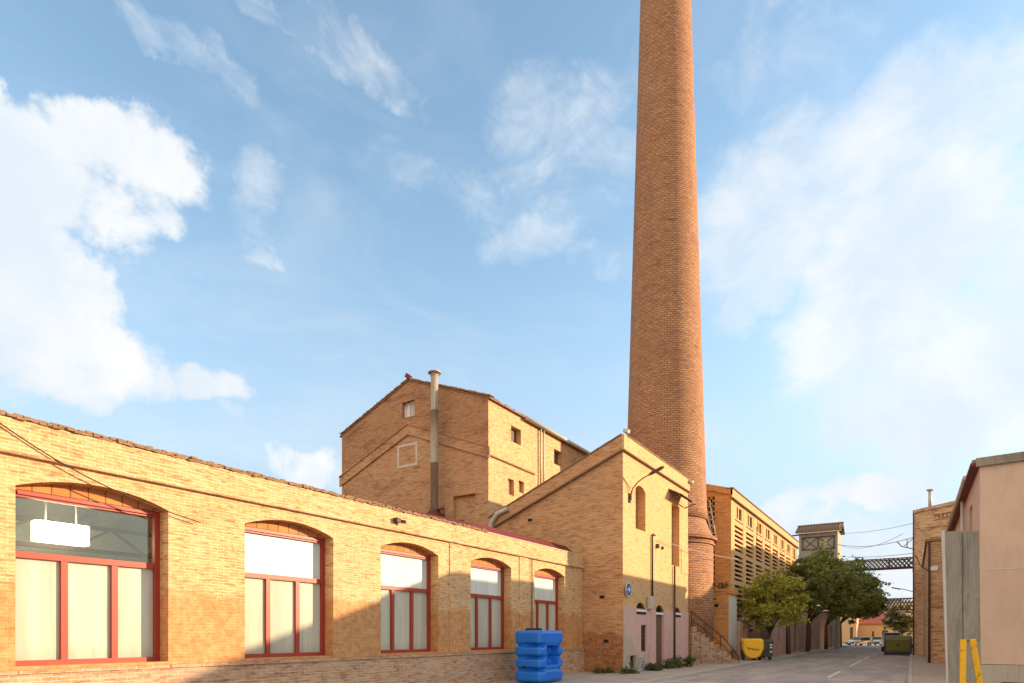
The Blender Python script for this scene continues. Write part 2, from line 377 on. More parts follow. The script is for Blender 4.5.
M['rubble'] = plain('rubble_stone', (.30,.215,.155), .95, var=.5, scale=4, dirt=(.13,.09,.06,.7), bump=1, dsc=1.8, bscale=9)
M['pinkwall'] = plain('stained_pink_wall', (.50,.32,.24), .92, var=.12, scale=3, dirt=(.18,.13,.10,.6), bump=.4, stretch=(1.6,1.6,.6))

def filmmat(nm='frosted_pane', a=(.46,.45,.35), c=(.54,.53,.42)):
    m, nt, b = mat(nm)
    g = N(nt, 'ShaderNodeNewGeometry')
    mp = N(nt, 'ShaderNodeMapping'); mp.inputs['Scale'].default_value = (1,2.6,.25); L(nt, g.outputs['Position'], mp.inputs[0])
    col = mix(nt, ramp(nt, nz(nt, mp.outputs[0], 1.2, 5, .6, .5), .3, .7), tuple(x*.95 for x in a), tuple(min(.85,x*1.05) for x in c))
    sp = N(nt, 'ShaderNodeSeparateXYZ'); L(nt, g.outputs['Position'], sp.inputs[0])
    gr = mathn(nt, 'SUBTRACT', 1.0, ramp(nt, mathn(nt, 'ADD', sp.outputs[2], mathn(nt, 'MULTIPLY', nz(nt, g.outputs['Position'], 5, 6, .7), .5)), 1.45, 1.75))
    col = mix(nt, mathn(nt, 'MULTIPLY', gr, .3), col, (.3,.27,.2))
    L(nt, col, b.inputs['Base Color']); b.inputs['Roughness'].default_value = .12
    b.inputs['Specular IOR Level'].default_value = .5
    return m
M['film'] = filmmat(); M['filmw'] = filmmat('white_pane', (.62,.66,.60), (.70,.74,.68))
def glassmat(name, tint, fac):
    m, nt, b = mat(name); nt.nodes.remove(b); out = nt.nodes['Material Output']
    tr = N(nt, 'ShaderNodeBsdfTransparent'); tr.inputs[0].default_value = (*tint, 1)
    gl = N(nt, 'ShaderNodeBsdfGlossy'); gl.inputs['Roughness'].default_value = .02; gl.inputs[0].default_value = (.9,.95,.95,1)
    mx = N(nt, 'ShaderNodeMixShader')
    lw = N(nt, 'ShaderNodeLayerWeight'); lw.inputs[0].default_value = .5
    L(nt, mathn(nt, 'ADD', mathn(nt, 'MULTIPLY', lw.outputs['Facing'], .3), fac), mx.inputs[0])
    L(nt, tr.outputs[0], mx.inputs[1]); L(nt, gl.outputs[0], mx.inputs[2]); L(nt, mx.outputs[0], out.inputs[0])
    return m
M['glass'] = glassmat('clear_glass', (.85,.85,.75), .06)
m, nt, b = mat('dark_glass'); b.inputs['Base Color'].default_value = (.02,.022,.02,1); b.inputs['Roughness'].default_value = .06; M['dglass'] = m
m, nt, b = mat('lit_lamp'); b.inputs['Emission Color'].default_value = (1,.93,.8,1); b.inputs['Emission Strength'].default_value = 8.0; M['lamp'] = m

def leafmat(name, ca, cb, cc, trans=.35):
    m, nt, b = mat(name)
    g = N(nt, 'ShaderNodeNewGeometry')
    f = ramp(nt, nz(nt, g.outputs['Position'], 1.1, 4, .6), .36, .64)
    col = mix(nt, f, ca, cb)
    col = mix(nt, mathn(nt, 'MULTIPLY', g.outputs['Random Per Island'], .6), col, cc)
    L(nt, col, b.inputs['Base Color']); b.inputs['Roughness'].default_value = .55; b.inputs['Specular IOR Level'].default_value = .3
    t = N(nt, 'ShaderNodeBsdfTranslucent'); L(nt, col, t.inputs[0])
    mx = N(nt, 'ShaderNodeMixShader'); mx.inputs[0].default_value = trans
    L(nt, b.outputs[0], mx.inputs[1]); L(nt, t.outputs[0], mx.inputs[2]); L(nt, mx.outputs[0], nt.nodes['Material Output'].inputs[0])
    return m
M['leafY'] = leafmat('yellow_green_leaves', (.20,.23,.035), (.46,.46,.07), (.68,.60,.13), .5)
M['leafG'] = leafmat('green_leaves', (.13,.16,.04), (.28,.31,.08), (.38,.38,.11), .5)
M['leafD'] = leafmat('weed_leaves', (.06,.09,.02), (.10,.13,.03), (.14,.15,.05))
M['leafO'] = leafmat('olive_leaves', (.12,.12,.03), (.2,.18,.05), (.24,.2,.06))

# ================================================================ SETTING
def ground():
    mb = MB(); mb.face([(-900,-300,-.20), (900,-300,-.20), (900,1500,-.20), (-900,1500,-.20)])
    tag(mb.build('ground', M['soil']), kind='structure')
    mb = MB(); mb.box((-7.95,-12,-.3), (-.12,125,-.12)); mb.box((-60,125,-.3), (60,139,-.12))
    tag(mb.build('road', M['asphalt']), kind='structure')
    # pavements: slabs behind a kerb line
    mb = MB(); mb.box((-40,-12,-.3), (-8.09,124.9,0))
    tag(mb.build('pavement', M['pave']), kind='structure')
    mb = MB(); mb.box((.03,-12,-.3), (2.6,124.9,0))
    tag(mb.build('pavement', M['pave']), kind='structure')
    for x0, x1 in ((-8.085, -7.94), (-.125, .025)):
        mb = MB(); y = -12
        while y < 124: mb.box((x0, y+.006, -.3), (x1, y+.994, .012+random.uniform(-.004, .004))); y += 1
        tag(mb.build('kerb', M['kerb'], bevel=.012), kind='structure')
    # painted marks, 4 mm above the asphalt
    mb = MB(); zz = -.115
    for a, b in ((28.6,33.8), (39.2,49.5), (52.8,58), (65,70), (77,82), (90,95)):
        mb.box((-3.0, a, zz-.003), (-2.86, b, zz))
    mb.box((-2.8, 27.2, zz-.003), (-1.55, 27.42, zz)); mb.box((-1.2, 27.2, zz-.003), (-.75, 27.42, zz)); mb.box((-.62, 27.2, zz-.003), (-.25, 27.42, zz))
    mb.box((-7.9, 22.9, zz-.003), (-5.6, 23.05, zz)); mb.box((-7.9, 18, zz-.003), (-7.8, 22.89, zz))
    tag(mb.build('road_markings', M['white']), kind='structure')
    # joints in the pavement near the yard gate
    mb = MB()
    for y in [1.0*k for k in range(20, 62)]: mb.box((.05, y, .0), (2.0, y+.02, .003))
    for x in (.38,.72,1.06,1.4,1.74): mb.box((x, 20, .0), (x+.015, 62, .0025))
    tag(mb.build('pavement_joints', M['asphalt']), kind='structure')
    mb = MB(); y = 14.0
    while y < 60: mb.box((-10.4 if y > 24.9 else -12.3, y, .0), (-8.1, y+.025, .003)); y += 2.4
    mb.box((-9.3, 14, .0), (-9.275, 60, .0025)); tag(mb.build('pavement_joints', M['asphalt']), kind='structure')
ground()

# ================================================================ A : low workshop with five big red windows
XA = -12.47; PITCH = 4.18; W0 = 4.02
def workshop():
    root = thing('brick_workshop', (XA, 12, 0), 'long single-storey yellow brick workshop with arched openings and red window frames', 'building')
    ZC, ZT = 4.67, 5.22; Y0, Y1 = -9.0, 24.9
    ops = [dict(r=(W0+PITCH*k, W0+PITCH*k+2.5, 1.12, 4.38), arch=.24, d=.42) for k in range(5)]
    mb = MB(); wall(mb, '+x', XA, Y0, Y1, 1.06, ZC, ops)
    mb.face([(XA,Y0,0),(XA,Y0,ZT),(-30,Y0,ZT),(-30,Y0,0)]); mb.face([(-30,Y0,0),(-30,Y1,0),(-30,Y1,9),(-30,Y0,ZT)])
    mb.build('wall', M['brickA'], root)
    # shallow pilasters between the openings
    for k in (2, 3):
        c = W0+PITCH*k+2.5+.84; mb = MB(); mb.box((XA, c-.30, 1.07), (XA+.03, c+.30, ZC-.02)); mb.build('pilaster', M['brickA'], root)
    mb = MB(); mb.box((XA, 24.0, 1.07), (XA+.03, 24.88, ZC-.02)); mb.build('pilaster', M['brickA'], root)
    mb = MB(); mb.box((XA-.3, Y0, 0), (XA+.10, Y1, 1.0)); mb.build('plinth', M['brickAbase'], root)
    mb = MB()
    y = Y0
    while y < Y1-.1:
        e = min(y+.62, Y1-.01); mb.box((XA-.3, y+.004, 1.002), (XA+.15+random.uniform(-.012,.012), e-.004, 1.06)); y += .62
    mb.build('sill_ledge', M['brickAbase'], root)
    mb = MB(); mb.box((XA-.4, Y0, ZC), (XA+.07, Y1, ZT)); mb.build('parapet', M['brickA'], root)
    mb = MB(); mb.box((XA-.3, Y0, ZC-.035), (XA+.10, Y1, ZC-.002)); mb.build('cornice', M['brickAbase'], root)
    # ragged old tiles along the top edge
    mb = MB(); rnd = random.Random(3); y = Y0
    while y < 17.3:
        w = rnd.uniform(.07,.13); 
        for lay in range(2):
            z = ZT+.004+lay*.045; x = XA+.10-lay*.04+rnd.uniform(-.035,.03)
            rot = Matrix.Rotation(rnd.uniform(-.06,.06), 3, 'X') @ Matrix.Rotation(rnd.uniform(-.06,.06), 3, 'Y')
            mb.box((x-.42, y, z), (x, y+w*1.1, z+rnd.uniform(.03,.055)), rot)
        y += w
    mb.build('roof_tiles', M['tile'], root)
    mb = MB(); mb.box((XA-.4, 17.3, ZT+.003), (XA+.1, Y1-.9, ZT+.03)); mb.build('coping', M['concreteL'], root)
    # tiled roof, then the red sheet roof next to the gable
    mb = MB(); mb.face([(XA-.35,Y0,ZT-.02),(XA-.35,17.3,ZT-.02),(-30,17.3,ZT+4.2),(-30,Y0,ZT+4.2)])
    mb.face([(XA-.35,Y0,ZT-.02),(-30,Y0,ZT+4.2),(-30,Y0,ZT-1)])
    mb.build('roof', M['tile'], root)
    mb = MB(); s = .262; xa, xb = XA-.12, XA-.55
    za, z1, z2 = ZT+.04, ZT+.12, ZT+.42; ya, yb, yc = 15.0, 18.0, Y1-.5
    mb.face([(xa,ya,za-.05),(xa,yb,za),(xb,yb,z2),(xb,ya,z1)]); mb.face([(xa,yb,za),(xa,yc,za),(xb,yc,z2),(xb,yb,z2)]); mb.face([(xa,yc,za),(xa,Y1-.02,za-.1),(xb-.4,Y1-.02,z2)]); mb.face([(xa,yc,za),(xb-.4,Y1-.02,z2),(xb,yc,z2)])
    mb.face([(xb,ya,z1),(xb,yb,z2),(-30,yb,z2+(xb+30)*s),(-30,ya,z1+(xb+30)*s)]); mb.face([(xb,yb,z2),(xb,yc,z2),(xb-.4,Y1-.02,z2),(-30,Y1-.02,z2+(xb+30)*s),(-30,yb,z2+(xb+30)*s)])
    mb.build('sheet_roof', M['redroof'], root)
    # rain pipe by the last window, lamp fitting above the third
    mb = MB(); mb.tube([(XA+.06, 20.45, 1.1), (XA+.06, 20.45, 4.6)], .018); mb.build('downpipe', M['black'], root)
    for k in range(5):
        o = dict(r=(W0+PITCH*k+.002, W0+PITCH*k+2.498, 1.12, 4.375), arch=.24); a = o['r'][0]; b = o['r'][1]; n = 14; mb = MB()
        pts = [(a, 4.143), (b, 4.143)]+[(b-(b-a)*i/n, max(4.144, arc(o, b-(b-a)*i/n))) for i in range(1, n)]
        mb.prism(pts, 'x', XA-.44, XA-.30); mb.build('lintel', M['brickArch'], root)
        mb = MB()
        for i in range(n):
            u, v = a+(b-a)*i/n, a+(b-a)*(i+1)/n; mb.face([(XA-.002,u,arc(o,u)),(XA-.002,v,arc(o,v)),(XA-.30,v,arc(o,v)),(XA-.30,u,arc(o,u))])
        mb.build('arch_soffit', M['brickArch'], root)
    # one window built in full, then copied
    def window(k):
        y0 = W0+PITCH*k; o = dict(r=(y0, y0+2.5, 1.12, 4.38), arch=.24); X = XA-.38
        mb = MB(); t = .10; P = P_wall('+x', X)
        mb.box(P(y0,1.12,.06), P(y0+t,4.14,-.06)); mb.box(P(y0+2.5-t,1.12,.06), P(y0+2.5,4.14,-.06))
        mb.box(P(y0+t,1.12,.06), P(y0+2.5-t,1.21,-.06)); mb.box(P(y0+t,2.98,.055), P(y0+2.5-t,3.09,-.055))
        mb.box(P(y0+t,4.02,.06), P(y0+2.5-t,4.14,-.06))
        f = mb.build('window', M['red'], root)
        mb = MB(); mb.box(P(y0+.12,4.06,-.062), P(y0+2.5-.12,4.12,-.10)); mb.build('head_rail', M['red'] , f)
        for i in (1, 2):
            c = y0+2.5*i/3; mb = MB(); mb.box(P(c-.055,1.21,.05), P(c+.055,2.98,-.045)); mb.build('mullion', M['red'], f)
        for i in range(3):
            a = y0+t if i == 0 else y0+2.5*i/3+.055; b = y0+2.5-t if i == 2 else y0+2.5*(i+1)/3-.055
            mb = MB(); mb.box(P(a,1.21,.03), P(b,2.98,.02)); mb.build('pane', M['film'], f)
        mb = MB(); mb.box(P(y0+t,3.09,.03), P(y0+2.5-t,4.02,.02)); mb.build('upper_pane', M['glass'] if k == 0 else M['filmw'], f)
        return f
    f0 = window(0)
    f1 = window(1)
    for k in (2, 3, 4): 
        c = copy_tree(f1, root, (0, PITCH*(k-1), 0))
    # room behind the clear upper pane: ceiling deck, truss
    mb = MB(); mb.box((-15.5, 2.0, 0), (-15.3, 9.5, 5.0)); mb.box((-15.3,9.5,0),(-13.0,9.6,5.1)); mb.box((-15.3,1.9,0),(-13.0,2.0,5.1)); mb.build('inner_wall', M['room'], root)
    mb = MB(); mb.box((-15.3,2.0,4.95),(-13.0,9.5,5.05)); mb.build('ceiling', M['room'], root)
    mb = MB()
    for x in (-14.7,):
        a = (x, 2, 3.45); b = (x, 9.4, 3.45); mb.bar(a, b, .08); mb.bar((x,2,3.95), (x,9.4,3.95), .08)
        for i in range(10): mb.bar((x, 2+.74*i, 3.45 if i%2 else 3.95), (x, 2.74+.74*i, 3.95 if i%2 else 3.45), .05)
    mb.build('roof_truss', M['iron'], root)
    return root
workshop()
lx = -14.0; la, lb = yX(36, lx), yX(90, lx)
t_ = thing('ceiling_lamp', (lx, (la+lb)/2, 3.44), 'bright lit box lamp hanging behind the clear upper pane of the leftmost red window', 'lamp')
mb = MB(); mb.box((lx-.25, la, 3.46), (lx, lb, 3.86)); mb.build('lamp_housing', M['lamp'], t_, bevel=.02)
for y_ in (la+.2, lb-.2): mb = MB(); mb.tube([(lx-.12, y_, 3.86), (lx-.12, y_, 5.3)], .015); mb.build('rod', M['metal'], t_)
# security light on the parapet
t_ = thing('wall_floodlight', (XA+.08, 14.2, 4.93), 'small twin floodlight on the parapet above the third red window', 'lamp')
yy = yX(394, XA)
t_.location = (XA+.08, yy, 4.93); t_['_w'] = (XA+.08, yy, 4.93)
mb = MB(); mb.box((XA+.07, yy-.10, 4.86), (XA+.22, yy+.06, 5.0)); mb.build('housing', M['iron'], t_, bevel=.01)
mb = MB(); mb.tube([(XA+.12, yy+.1, 4.93), (XA+.28, yy+.2, 4.90)], .05); mb.build('lamp_head', M['iron'], t_)
# loose cable drooping across the wall
mb = MB(); pts = []
for k in range(25):
    px = -6+ k*8.6; X = XA+.115
    y = yX(px, X); z0_, z1_ = 5.12, 3.98; f = k/24; pts.append((X, y, z0_+(z1_-z0_)*f - .13*math.sin(math.pi*f)))
mb.tube(pts, .012, 5); o = mb.build('slack_cable', M['cable'], origin=(XA+.14, 4, 5)); tag(o, 'thin dark cable sagging across the top of the long yellow brick wall', 'cable')

# ================================================================ flue on the workshop roof
yf = 24.3; xf = xY(434.5, yf); zb = zY(434, 520, yf); zt_ = zY(434, 373, yf)
t_ = thing('metal_flue', (xf, yf, zb), 'tall grey metal flue pipe with red conical base beside the shaded gable', 'flue')
mb = MB(); mb.lathe((xf, yf), [(.20, zb+.5), (.20, zb+2.9), (.215, zb+2.9), (.215, zb+3.0), (.20, zb+3.0), (.20, zb+5.6), (.215, zb+5.6), (.215, zb+5.7), (.19, zb+5.7), (.19, zt_-.1)], 24); mb.build('pipe', M['flue'], t_)
mb = MB(); mb.lathe((xf, yf), [(.34, zt_-.02), (.33, zt_+.03), (.05, zt_+.10)], 24)
mb.lathe((xf, yf), [(.19, zt_-.16), (.21, zt_-.16), (.21, zt_-.12), (.19,zt_-.12)], 24)
for k in range(4):
    a = k*math.pi/2+.4; mb.tube([(xf+.19*math.cos(a), yf+.19*math.sin(a), zt_-.2), (xf+.24*math.cos(a), yf+.24*math.sin(a), zt_+.0)], .014, 5)
mb.build('cowl', M['metal'], t_)
mb = MB(); mb.lathe((xf, yf), [(.85, zb-.55), (.8, zb-.1), (.25, zb+.5)], 24, smooth=False); mb.tube([(xf+.3, yf-.1, zb+.45), (xf+.75, yf-.2, zb+.5), (xf+.8, yf-.2, zb-.1)], .06); mb.build('base_cone', M['redroof'], t_)

# ================================================================ C : tall block behind
def block():
    XR, XL, YF, YB = -17.66, -28.3, 24.92, 41
    root = thing('brick_tower_block', (-23, 33, 0), 'tall gabled brick block with a shaded gable end and small side windows', 'building')
    ZE, ZR = 13.45, 15.5; xm = (XR+XL)/2
    top = lambda s: ZR-(abs(s-xm)/((XR-XL)/2))*(ZR-ZE)
    def py(px, py_): return zY(px, py_, YF)
    so = dict(r=(xY(402, YF), xY(414.5, YF), py(408, 417), py(408, 401)), d=.3)
    sr = dict(r=(xY(453, YF), xY(475, YF), py(464, 527), py(464, 495)), d=.22)
    ops = [so, sr]
    q = lambda s: (13.45-2.72)+(1-abs(s-xm)/((XR-XL)/2))*2.1
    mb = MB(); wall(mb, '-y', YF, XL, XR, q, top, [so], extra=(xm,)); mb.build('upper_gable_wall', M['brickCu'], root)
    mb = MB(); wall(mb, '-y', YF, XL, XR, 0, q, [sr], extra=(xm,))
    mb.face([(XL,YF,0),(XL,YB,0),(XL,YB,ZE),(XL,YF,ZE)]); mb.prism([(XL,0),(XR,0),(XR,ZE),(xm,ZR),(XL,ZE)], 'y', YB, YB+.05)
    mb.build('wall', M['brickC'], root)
    sw = []
    for a, b, c, d, dd in ((511,521,441,425,.3), (554,562,463.5,448.5,.3), (508,514,494,478,.2), (518.5,524,492,480,.2)):
        y0, y1 = yX(a, XR), yX(b, XR); sw.append(dict(r=(y0, y1, zX(a, c, XR), zX(a, d, XR)), d=dd))
    # yellow brick stands in for sunlight on this stretch of the side wall
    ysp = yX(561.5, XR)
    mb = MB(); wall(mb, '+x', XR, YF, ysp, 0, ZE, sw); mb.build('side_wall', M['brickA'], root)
    mb = MB(); mb.face([(XR,ysp,0),(XR,YB,0),(XR,YB,ZE),(XR,ysp,ZE)]); mb.build('rear_side_wall', M['brickC'], root)  # darker brick paints in the chimney's shadow on the rear stretch
    for o in sw: mb = MB(); fill(mb, '+x', XR, o, o['d']); mb.build('shutter', M['woodO'] if o['d'] < .25 else M['wood'], root)
    mb = MB(); fill(mb, '-y', YF, sr, .22); mb.build('blocked_doorway', M['brickC'], root)
    s0, s1, z0, z1 = so['r']; w = MB(); fill(w, '-y', YF, so, .3); fr = w.build('window', M['whitep'], root)
    w = MB(); P = P_wall('-y', YF)
    for a, b, c, d in ((s0,s1,z0,z0+.07),(s0,s1,z1-.07,z1),(s0,s0+.07,z0,z1),(s1-.07,s1,z0,z1),(s0+.3,s0+.36,z0,z1)): w.box(P(a,c,.28), P(b,d,.22))
    w.build('frame', M['whitep'], fr)
    w = MB(); w.box(P(s0+.42,z0+.12,.285), P(s1-.1,z1-.12,.27)); w.build('pane', M['concreteL'], fr)
    # raised brick band that follows the former roofline
    mb = MB(); dz = 2.72; n = 24
    for x0, x1 in ((XL-.12, xm), (xm, XR+.10)):
        for a, b in (((x0), (x1)),):
            q = lambda s: (13.45-dz) + (1-abs(s-xm)/((XR-XL)/2))*2.1
            mb.prism([(a, q(a)-.25), (b, q(b)-.25), (b, q(b)+.28), (a, q(a)+.28)], 'y', YF-.09, YF)
            mb.prism([(a, q(a)+.281), (b, q(b)+.281), (b, q(b)+.33), (a, q(a)+.33)], 'y', YF-.15, YF)
    mb.build('old_roofline_band', M['brickC'], root)
    mb = MB(); z = zX(488, 454.5, XR); mb.box((XR, YF-.0, z-.05), (XR+.09, ysp-3.2, z+.03)); mb.build('side_band', M['tile'], root)
    # plaster outline of a small blocked panel
    mb = MB(); a, b, c, d = xY(397.5, YF), xY(417.5, YF), py(407, 467), py(407, 444); w = .13
    for q in ((a,b,c,c+w),(a,b,d-w,d),(a,a+w,c+w,d-w),(b-w,b,c+w,d-w)): mb.box((q[0],YF-.02,q[2]), (q[1],YF,q[3]))
    mb.build('plaster_outline', M['concreteL'], root)
    # roof: two slopes with irregular tile edges
    mb = MB(); ov = .05
    for sgn in (-1, 1):
        e = xm+sgn*((XR-XL)/2+.15); ze = ZE-.06
        A = [(xm,YF-ov,ZR+.06),(e,YF-ov,ze+.05),(e,YB+.1,ze+.05),(xm,YB+.1,ZR+.06)]; B = [(p[0],p[1],p[2]-.05) for p in A]
        mb.face(A); mb.face(B)
        for i in range(4): j = (i+1)%4; mb.face([A[i],A[j],B[j],B[i]])
    mb.build('roof', M['tile'], root)
    rnd = random.Random(5); mb = MB()
    for k in range(70):
        for sgn in (-1, 1):
            f = k/70; x = xm+sgn*((XR-XL)/2+.12)*f; z = ZR+.11-(ZR-ZE+.03)*f
            mb.box((x-.09, YF-ov-rnd.uniform(0,.04), z-.01), (x+.09, YF+.35, z+.01+rnd.uniform(0,.05)), Matrix.Rotation(rnd.uniform(-.2,.2), 3, 'Y'))
    y = YF
    while y < YB: 
        mb.box((XR-.25, y, ZE+.0), (XR+.08+rnd.uniform(0,.05), y+.16, ZE+.04+rnd.uniform(0,.08)), Matrix.Rotation(rnd.uniform(-.2,.2), 3, 'X')); y += .2
    mb.build('edge_tiles', M['tile'], root)
    # gutter and downpipes
    yg = yX(523, XR); mb = MB(); mb.tube([(XR+.22, yg, ZE-.06), (XR+.22, YB, ZE-.10)], .11); mb.build('gutter', M['metal'], root)
    for px, lo in ((540.5, 470), (543.5, 480)):
        y = yX(px, XR+.1); mb = MB(); mb.tube([(XR+.12, y, zX(px, lo, XR)-1), (XR+.12, y, ZE-.1)], .055); mb.build('downpipe', M['metal'], root)
    mb = MB(); mb.box((xm-.15, YF-.15, ZR+.12), (xm+.15, YF+.1, ZR+.34), Matrix.Rotation(.7,3,'Y')); mb.build('ridge_tile', M['redroof'], root)
    # short bent vent by the foot of the gable
    mb = MB(); x = xY(467, YF); z = py(467, 528); mb.tube([(x,YF-.5,z-.6),(x,YF-.5,z+.1)], .09); mb.tube([(x,YF-.5,z+.2),(x,YF-.5,z+.32)], .16); mb.build('roof_vent', M['iron'], root)
block()

# ================================================================ B : end house with the pink ground floor
XB, YB0, YB1 = -10.5, 24.9, 34.15
def house():
    root = thing('gabled_brick_house', (-13.5, 29.5, 0), 'two-storey brick house with sloping parapet and peeling pink plaster ground floor', 'building')
    XL = -17.5; ZP, ZL = 10.3, 7.45; ZPK = 2.9
    top = lambda s: ZL+(s-XL)/(XB-XL)*(ZP-ZL)
    def op(a, b, y1, y0, arch=0, d=.4, **k):
        return dict(r=(yX(a, XB), yX(b, XB), zX((a+b)/2, y0, XB), zX((a+b)/2, y1, XB)), arch=arch, d=d, **k)
    U = [op(635.5,645.5,486,530,.22,.4), op(671.5,679.5,505,566,0,.4)]
    Lw = [op(636,645,603.5,608.5,.3,.12), op(655.5,663.5,607.5,668.5,.3,.14), op(674,680,606.5,611,.22,.12), op(640.5,646,625,651.5,0,.10),
          op(629.5,635.5,655.5,668,0,.14)]
    for o in Lw[:3]: 
        s0,s1,a,b = o['r']
    zt3 = 3.06
    Lw[0]['r'] = (*Lw[0]['r'][:2], 2.86, 3.16); Lw[2]['r'] = (*Lw[2]['r'][:2], 2.86, 3.12)
    Lw[1]['r'] = (*Lw[1]['r'][:2], 0.04, 3.14)
    # brick skin above, pink skin below (its own surface, 2.5 cm proud)
    lo = [dict(r=(o['r'][0], o['r'][1], max(o['r'][2], ZPK), o['r'][3]), arch=o['arch'], d=o['d']) for o in Lw[:3]]
    mb = MB(); wall(mb, '+x', XB, YB0, YB1, ZPK, ZP, U+lo); mb.build('street_wall', M['brickBs'], root)
    lo2 = [dict(r=(o['r'][0], o['r'][1], o['r'][2], min(o['r'][3], ZPK-.0)), arch=0, d=o['d']+.03) for o in Lw]
    mb = MB(); wall(mb, '+x', XB+.03, YB0+.02, YB1, 0, ZPK, lo2); mb.face([(XB+.03,YB0+.02,0),(XB,YB0+.02,0),(XB,YB0+.02,ZPK),(XB+.03,YB0+.02,ZPK)])
    mb.face([(XB+.03,YB0+.02,ZPK),(XB+.03,YB1,ZPK),(XB,YB1,ZPK),(XB,YB0+.02,ZPK)])
    mb.build('plaster', M['pink'], root)
    # gable wall, street side of the workshop and above it
    mb = MB(); wall(mb, '-y', YB0, XL, XB, 0, top)
    mb.face([(XL,YB0,0),(XL,YB1,0),(XL,YB1,ZL),(XL,YB0,ZL)]); mb.prism([(XL,0),(XB,0),(XB,ZP-.05),(XL,ZL-.05)], 'y', YB1-.02, YB1)
    mb.build('gable_wall', M['brickB'], root)
    mb = MB(); mb.face([(XL,YB0+.05,ZL-.1),(XB-.05,YB0+.05,ZP-.1),(XB-.05,YB1-.03,ZP-.1),(XL,YB1-.03,ZL-.1)]); mb.build('roof', M['tile'], root)
    # parapet fascia bands along street and rake, with a dark drip course under them
    mb = MB(); mb.box((XB, YB0-.10, 9.68), (XB+.10, YB1, ZP+.02))
    mb.build('fascia_band', M['brickBs'], root)
    mb = MB(); mb.prism([(XL-.1,top(XL-.1)-.52),(XB,top(XB)-.60),(XB,top(XB)+.02),(XL-.1,top(XL-.1)+.02)], 'y', YB0-.10, YB0-.002)
    mb.build('rake_band', M['brickB'], root)
    mb = MB(); mb.box((XB, YB0-.15, 9.62), (XB+.15, YB1, 9.677)); mb.prism([(XL-.1,top(XL-.1)-.6),(XB,top(XB)-.67),(XB,top(XB)-.603),(XL-.1,top(XL-.1)-.523)], 'y', YB0-.15, YB0); mb.build('drip_course', M['tile'], root)
    mb = MB(); rnd = random.Random(9)
    n = 26
    for k in range(n):
        a = XL-.1+(XB+.1-XL)*k/n; b = XL-.1+(XB+.1-XL)*(k+1)/n-.01
        mb.prism([(a,top(a)+.022),(b,top(b)+.022),(b,top(b)+.07+rnd.uniform(0,.015)),(a,top(a)+.07+rnd.uniform(0,.015))], 'y', YB0-.15, YB0+.3)
    y = YB0+.31
    while y < YB1-.1: mb.box((XB-.3,y,ZP+.022),(XB+.14,y+.33,ZP+.06+rnd.uniform(0,.02))); y += .34
    mb.build('coping_tiles', M['tile'], root)
    # openings
    for o, nm in zip(U, ('shutter', 'shutter')):
        mb = MB(); fill(mb, '+x', XB, o, .38); mb.build(nm, M['woodO'], root)
    for i, o in enumerate((Lw[0], Lw[2])):
        mb = MB(); fill(mb, '+x', XB, o, .11); w = mb.build('fanlight', M['dark'], root)
        mb = MB(); plate(mb, '+x', XB+.03, o['r'][0]-.03, o['r'][1]+.03, 2.72, 2.80, .04); mb.build('sill', M['whitep'], w)
        mb = MB(); plate(mb, '+x', XB+.03, o['r'][0]-.02, o['r'][1]+.02, 2.60, 2.715, .012); mb.build('gap', M['dark'], w)
    o = Lw[1]; s0, s1, z0, z1 = o['r']; P = P_wall('+x', XB)
    mb = MB(); fill(mb, '+x', XB, dict(r=(s0,s1,2.78,3.14), arch=.3), .13); mb.build('door_fanlight', M['dark'], root)
    mb = MB(); mb.box(P(s0, z0, .16), P(s1, 2.66, .10)); d = mb.build('door', M['wood'], root)
    mb = MB()
    for q in ((.15,1.05),(1.2,1.75),(1.9,2.5)): mb.box(P(s0+.14, q[0], .10), P(s1-.14, q[1], .085))
    mb.build('door_panels', M['wood'], d)
    mb = MB(); mb.box(P(s0, 2.66, .13), P(s1, 2.77, .0)); mb.build('transom', M['whitep'], d)
    mb = MB(); mb.tube([P(s0+.12, 1.05, .10), P(s0+.12, 1.05, .04), P(s0+.22, 1.05, .04)], .014, 6); mb.build('handle', M['metal'], d)
    o = Lw[3]; mb = MB(); fill(mb, '+x', XB, o, .09); w = mb.build('narrow_window', M['dglass'], root)
    s0,s1,z0,z1 = o['r']; mb = MB()
    for q in ((s0,s0+.06,z0,z1),(s1-.06,s1,z0,z1),(s0,s1,z1-.06,z1),(s0,s1,z0,z0+.06),(s0,s1,z0+1.0*(z1-z0)*.5-.02,z0+(z1-z0)*.5+.02)): mb.box(P(q[0],q[2],.085), P(q[1],q[3],.05))
    mb.build('frame', M['wood'], w)
    o = Lw[4]; mb = MB(); fill(mb, '+x', XB, o, .13); w = mb.build('meter_recess', M['dark'], root)
    s0,s1,z0,z1 = o['r']; mb = MB(); mb.box(P(s0+.06,z0+.05,.12),P(s1-.12,z1-.25,.04)); mb.build('meter', M['iron'], w)
    # floor-level ventilation slats
    a, b = yX(637, XB), yX(644, XB); z0, z1 = zX(640, 670.5, XB), zX(640, 658.5, XB)
    mb = MB(); plate(mb, '+x', XB+.03, a, b, z0, z1, .008); g = mb.build('vent', M['dark'], root)
    mb = MB()
    for k in range(6): zz = z0+(z1-z0)*(k+.5)/6; plate(mb, '+x', XB+.03, a-.02, b+.02, zz-.045, zz+.025, .03, .008)
    mb.build('vent_slats', M['concreteL'], g)
    a, b = yX(675, XB), yX(680, XB); mb = MB(); z0, z1 = zX(677, 660, XB), zX(677, 655.5, XB)
    plate(mb, '+x', XB+.03, a, b, z0, z1, .008); g = mb.build('vent', M['dark'], root)
    mb = MB()
    for k in range(3): zz = z0+(z1-z0)*(k+.5)/3; plate(mb, '+x', XB+.03, a-.02, b+.02, zz-.02, zz+.02, .03, .008)
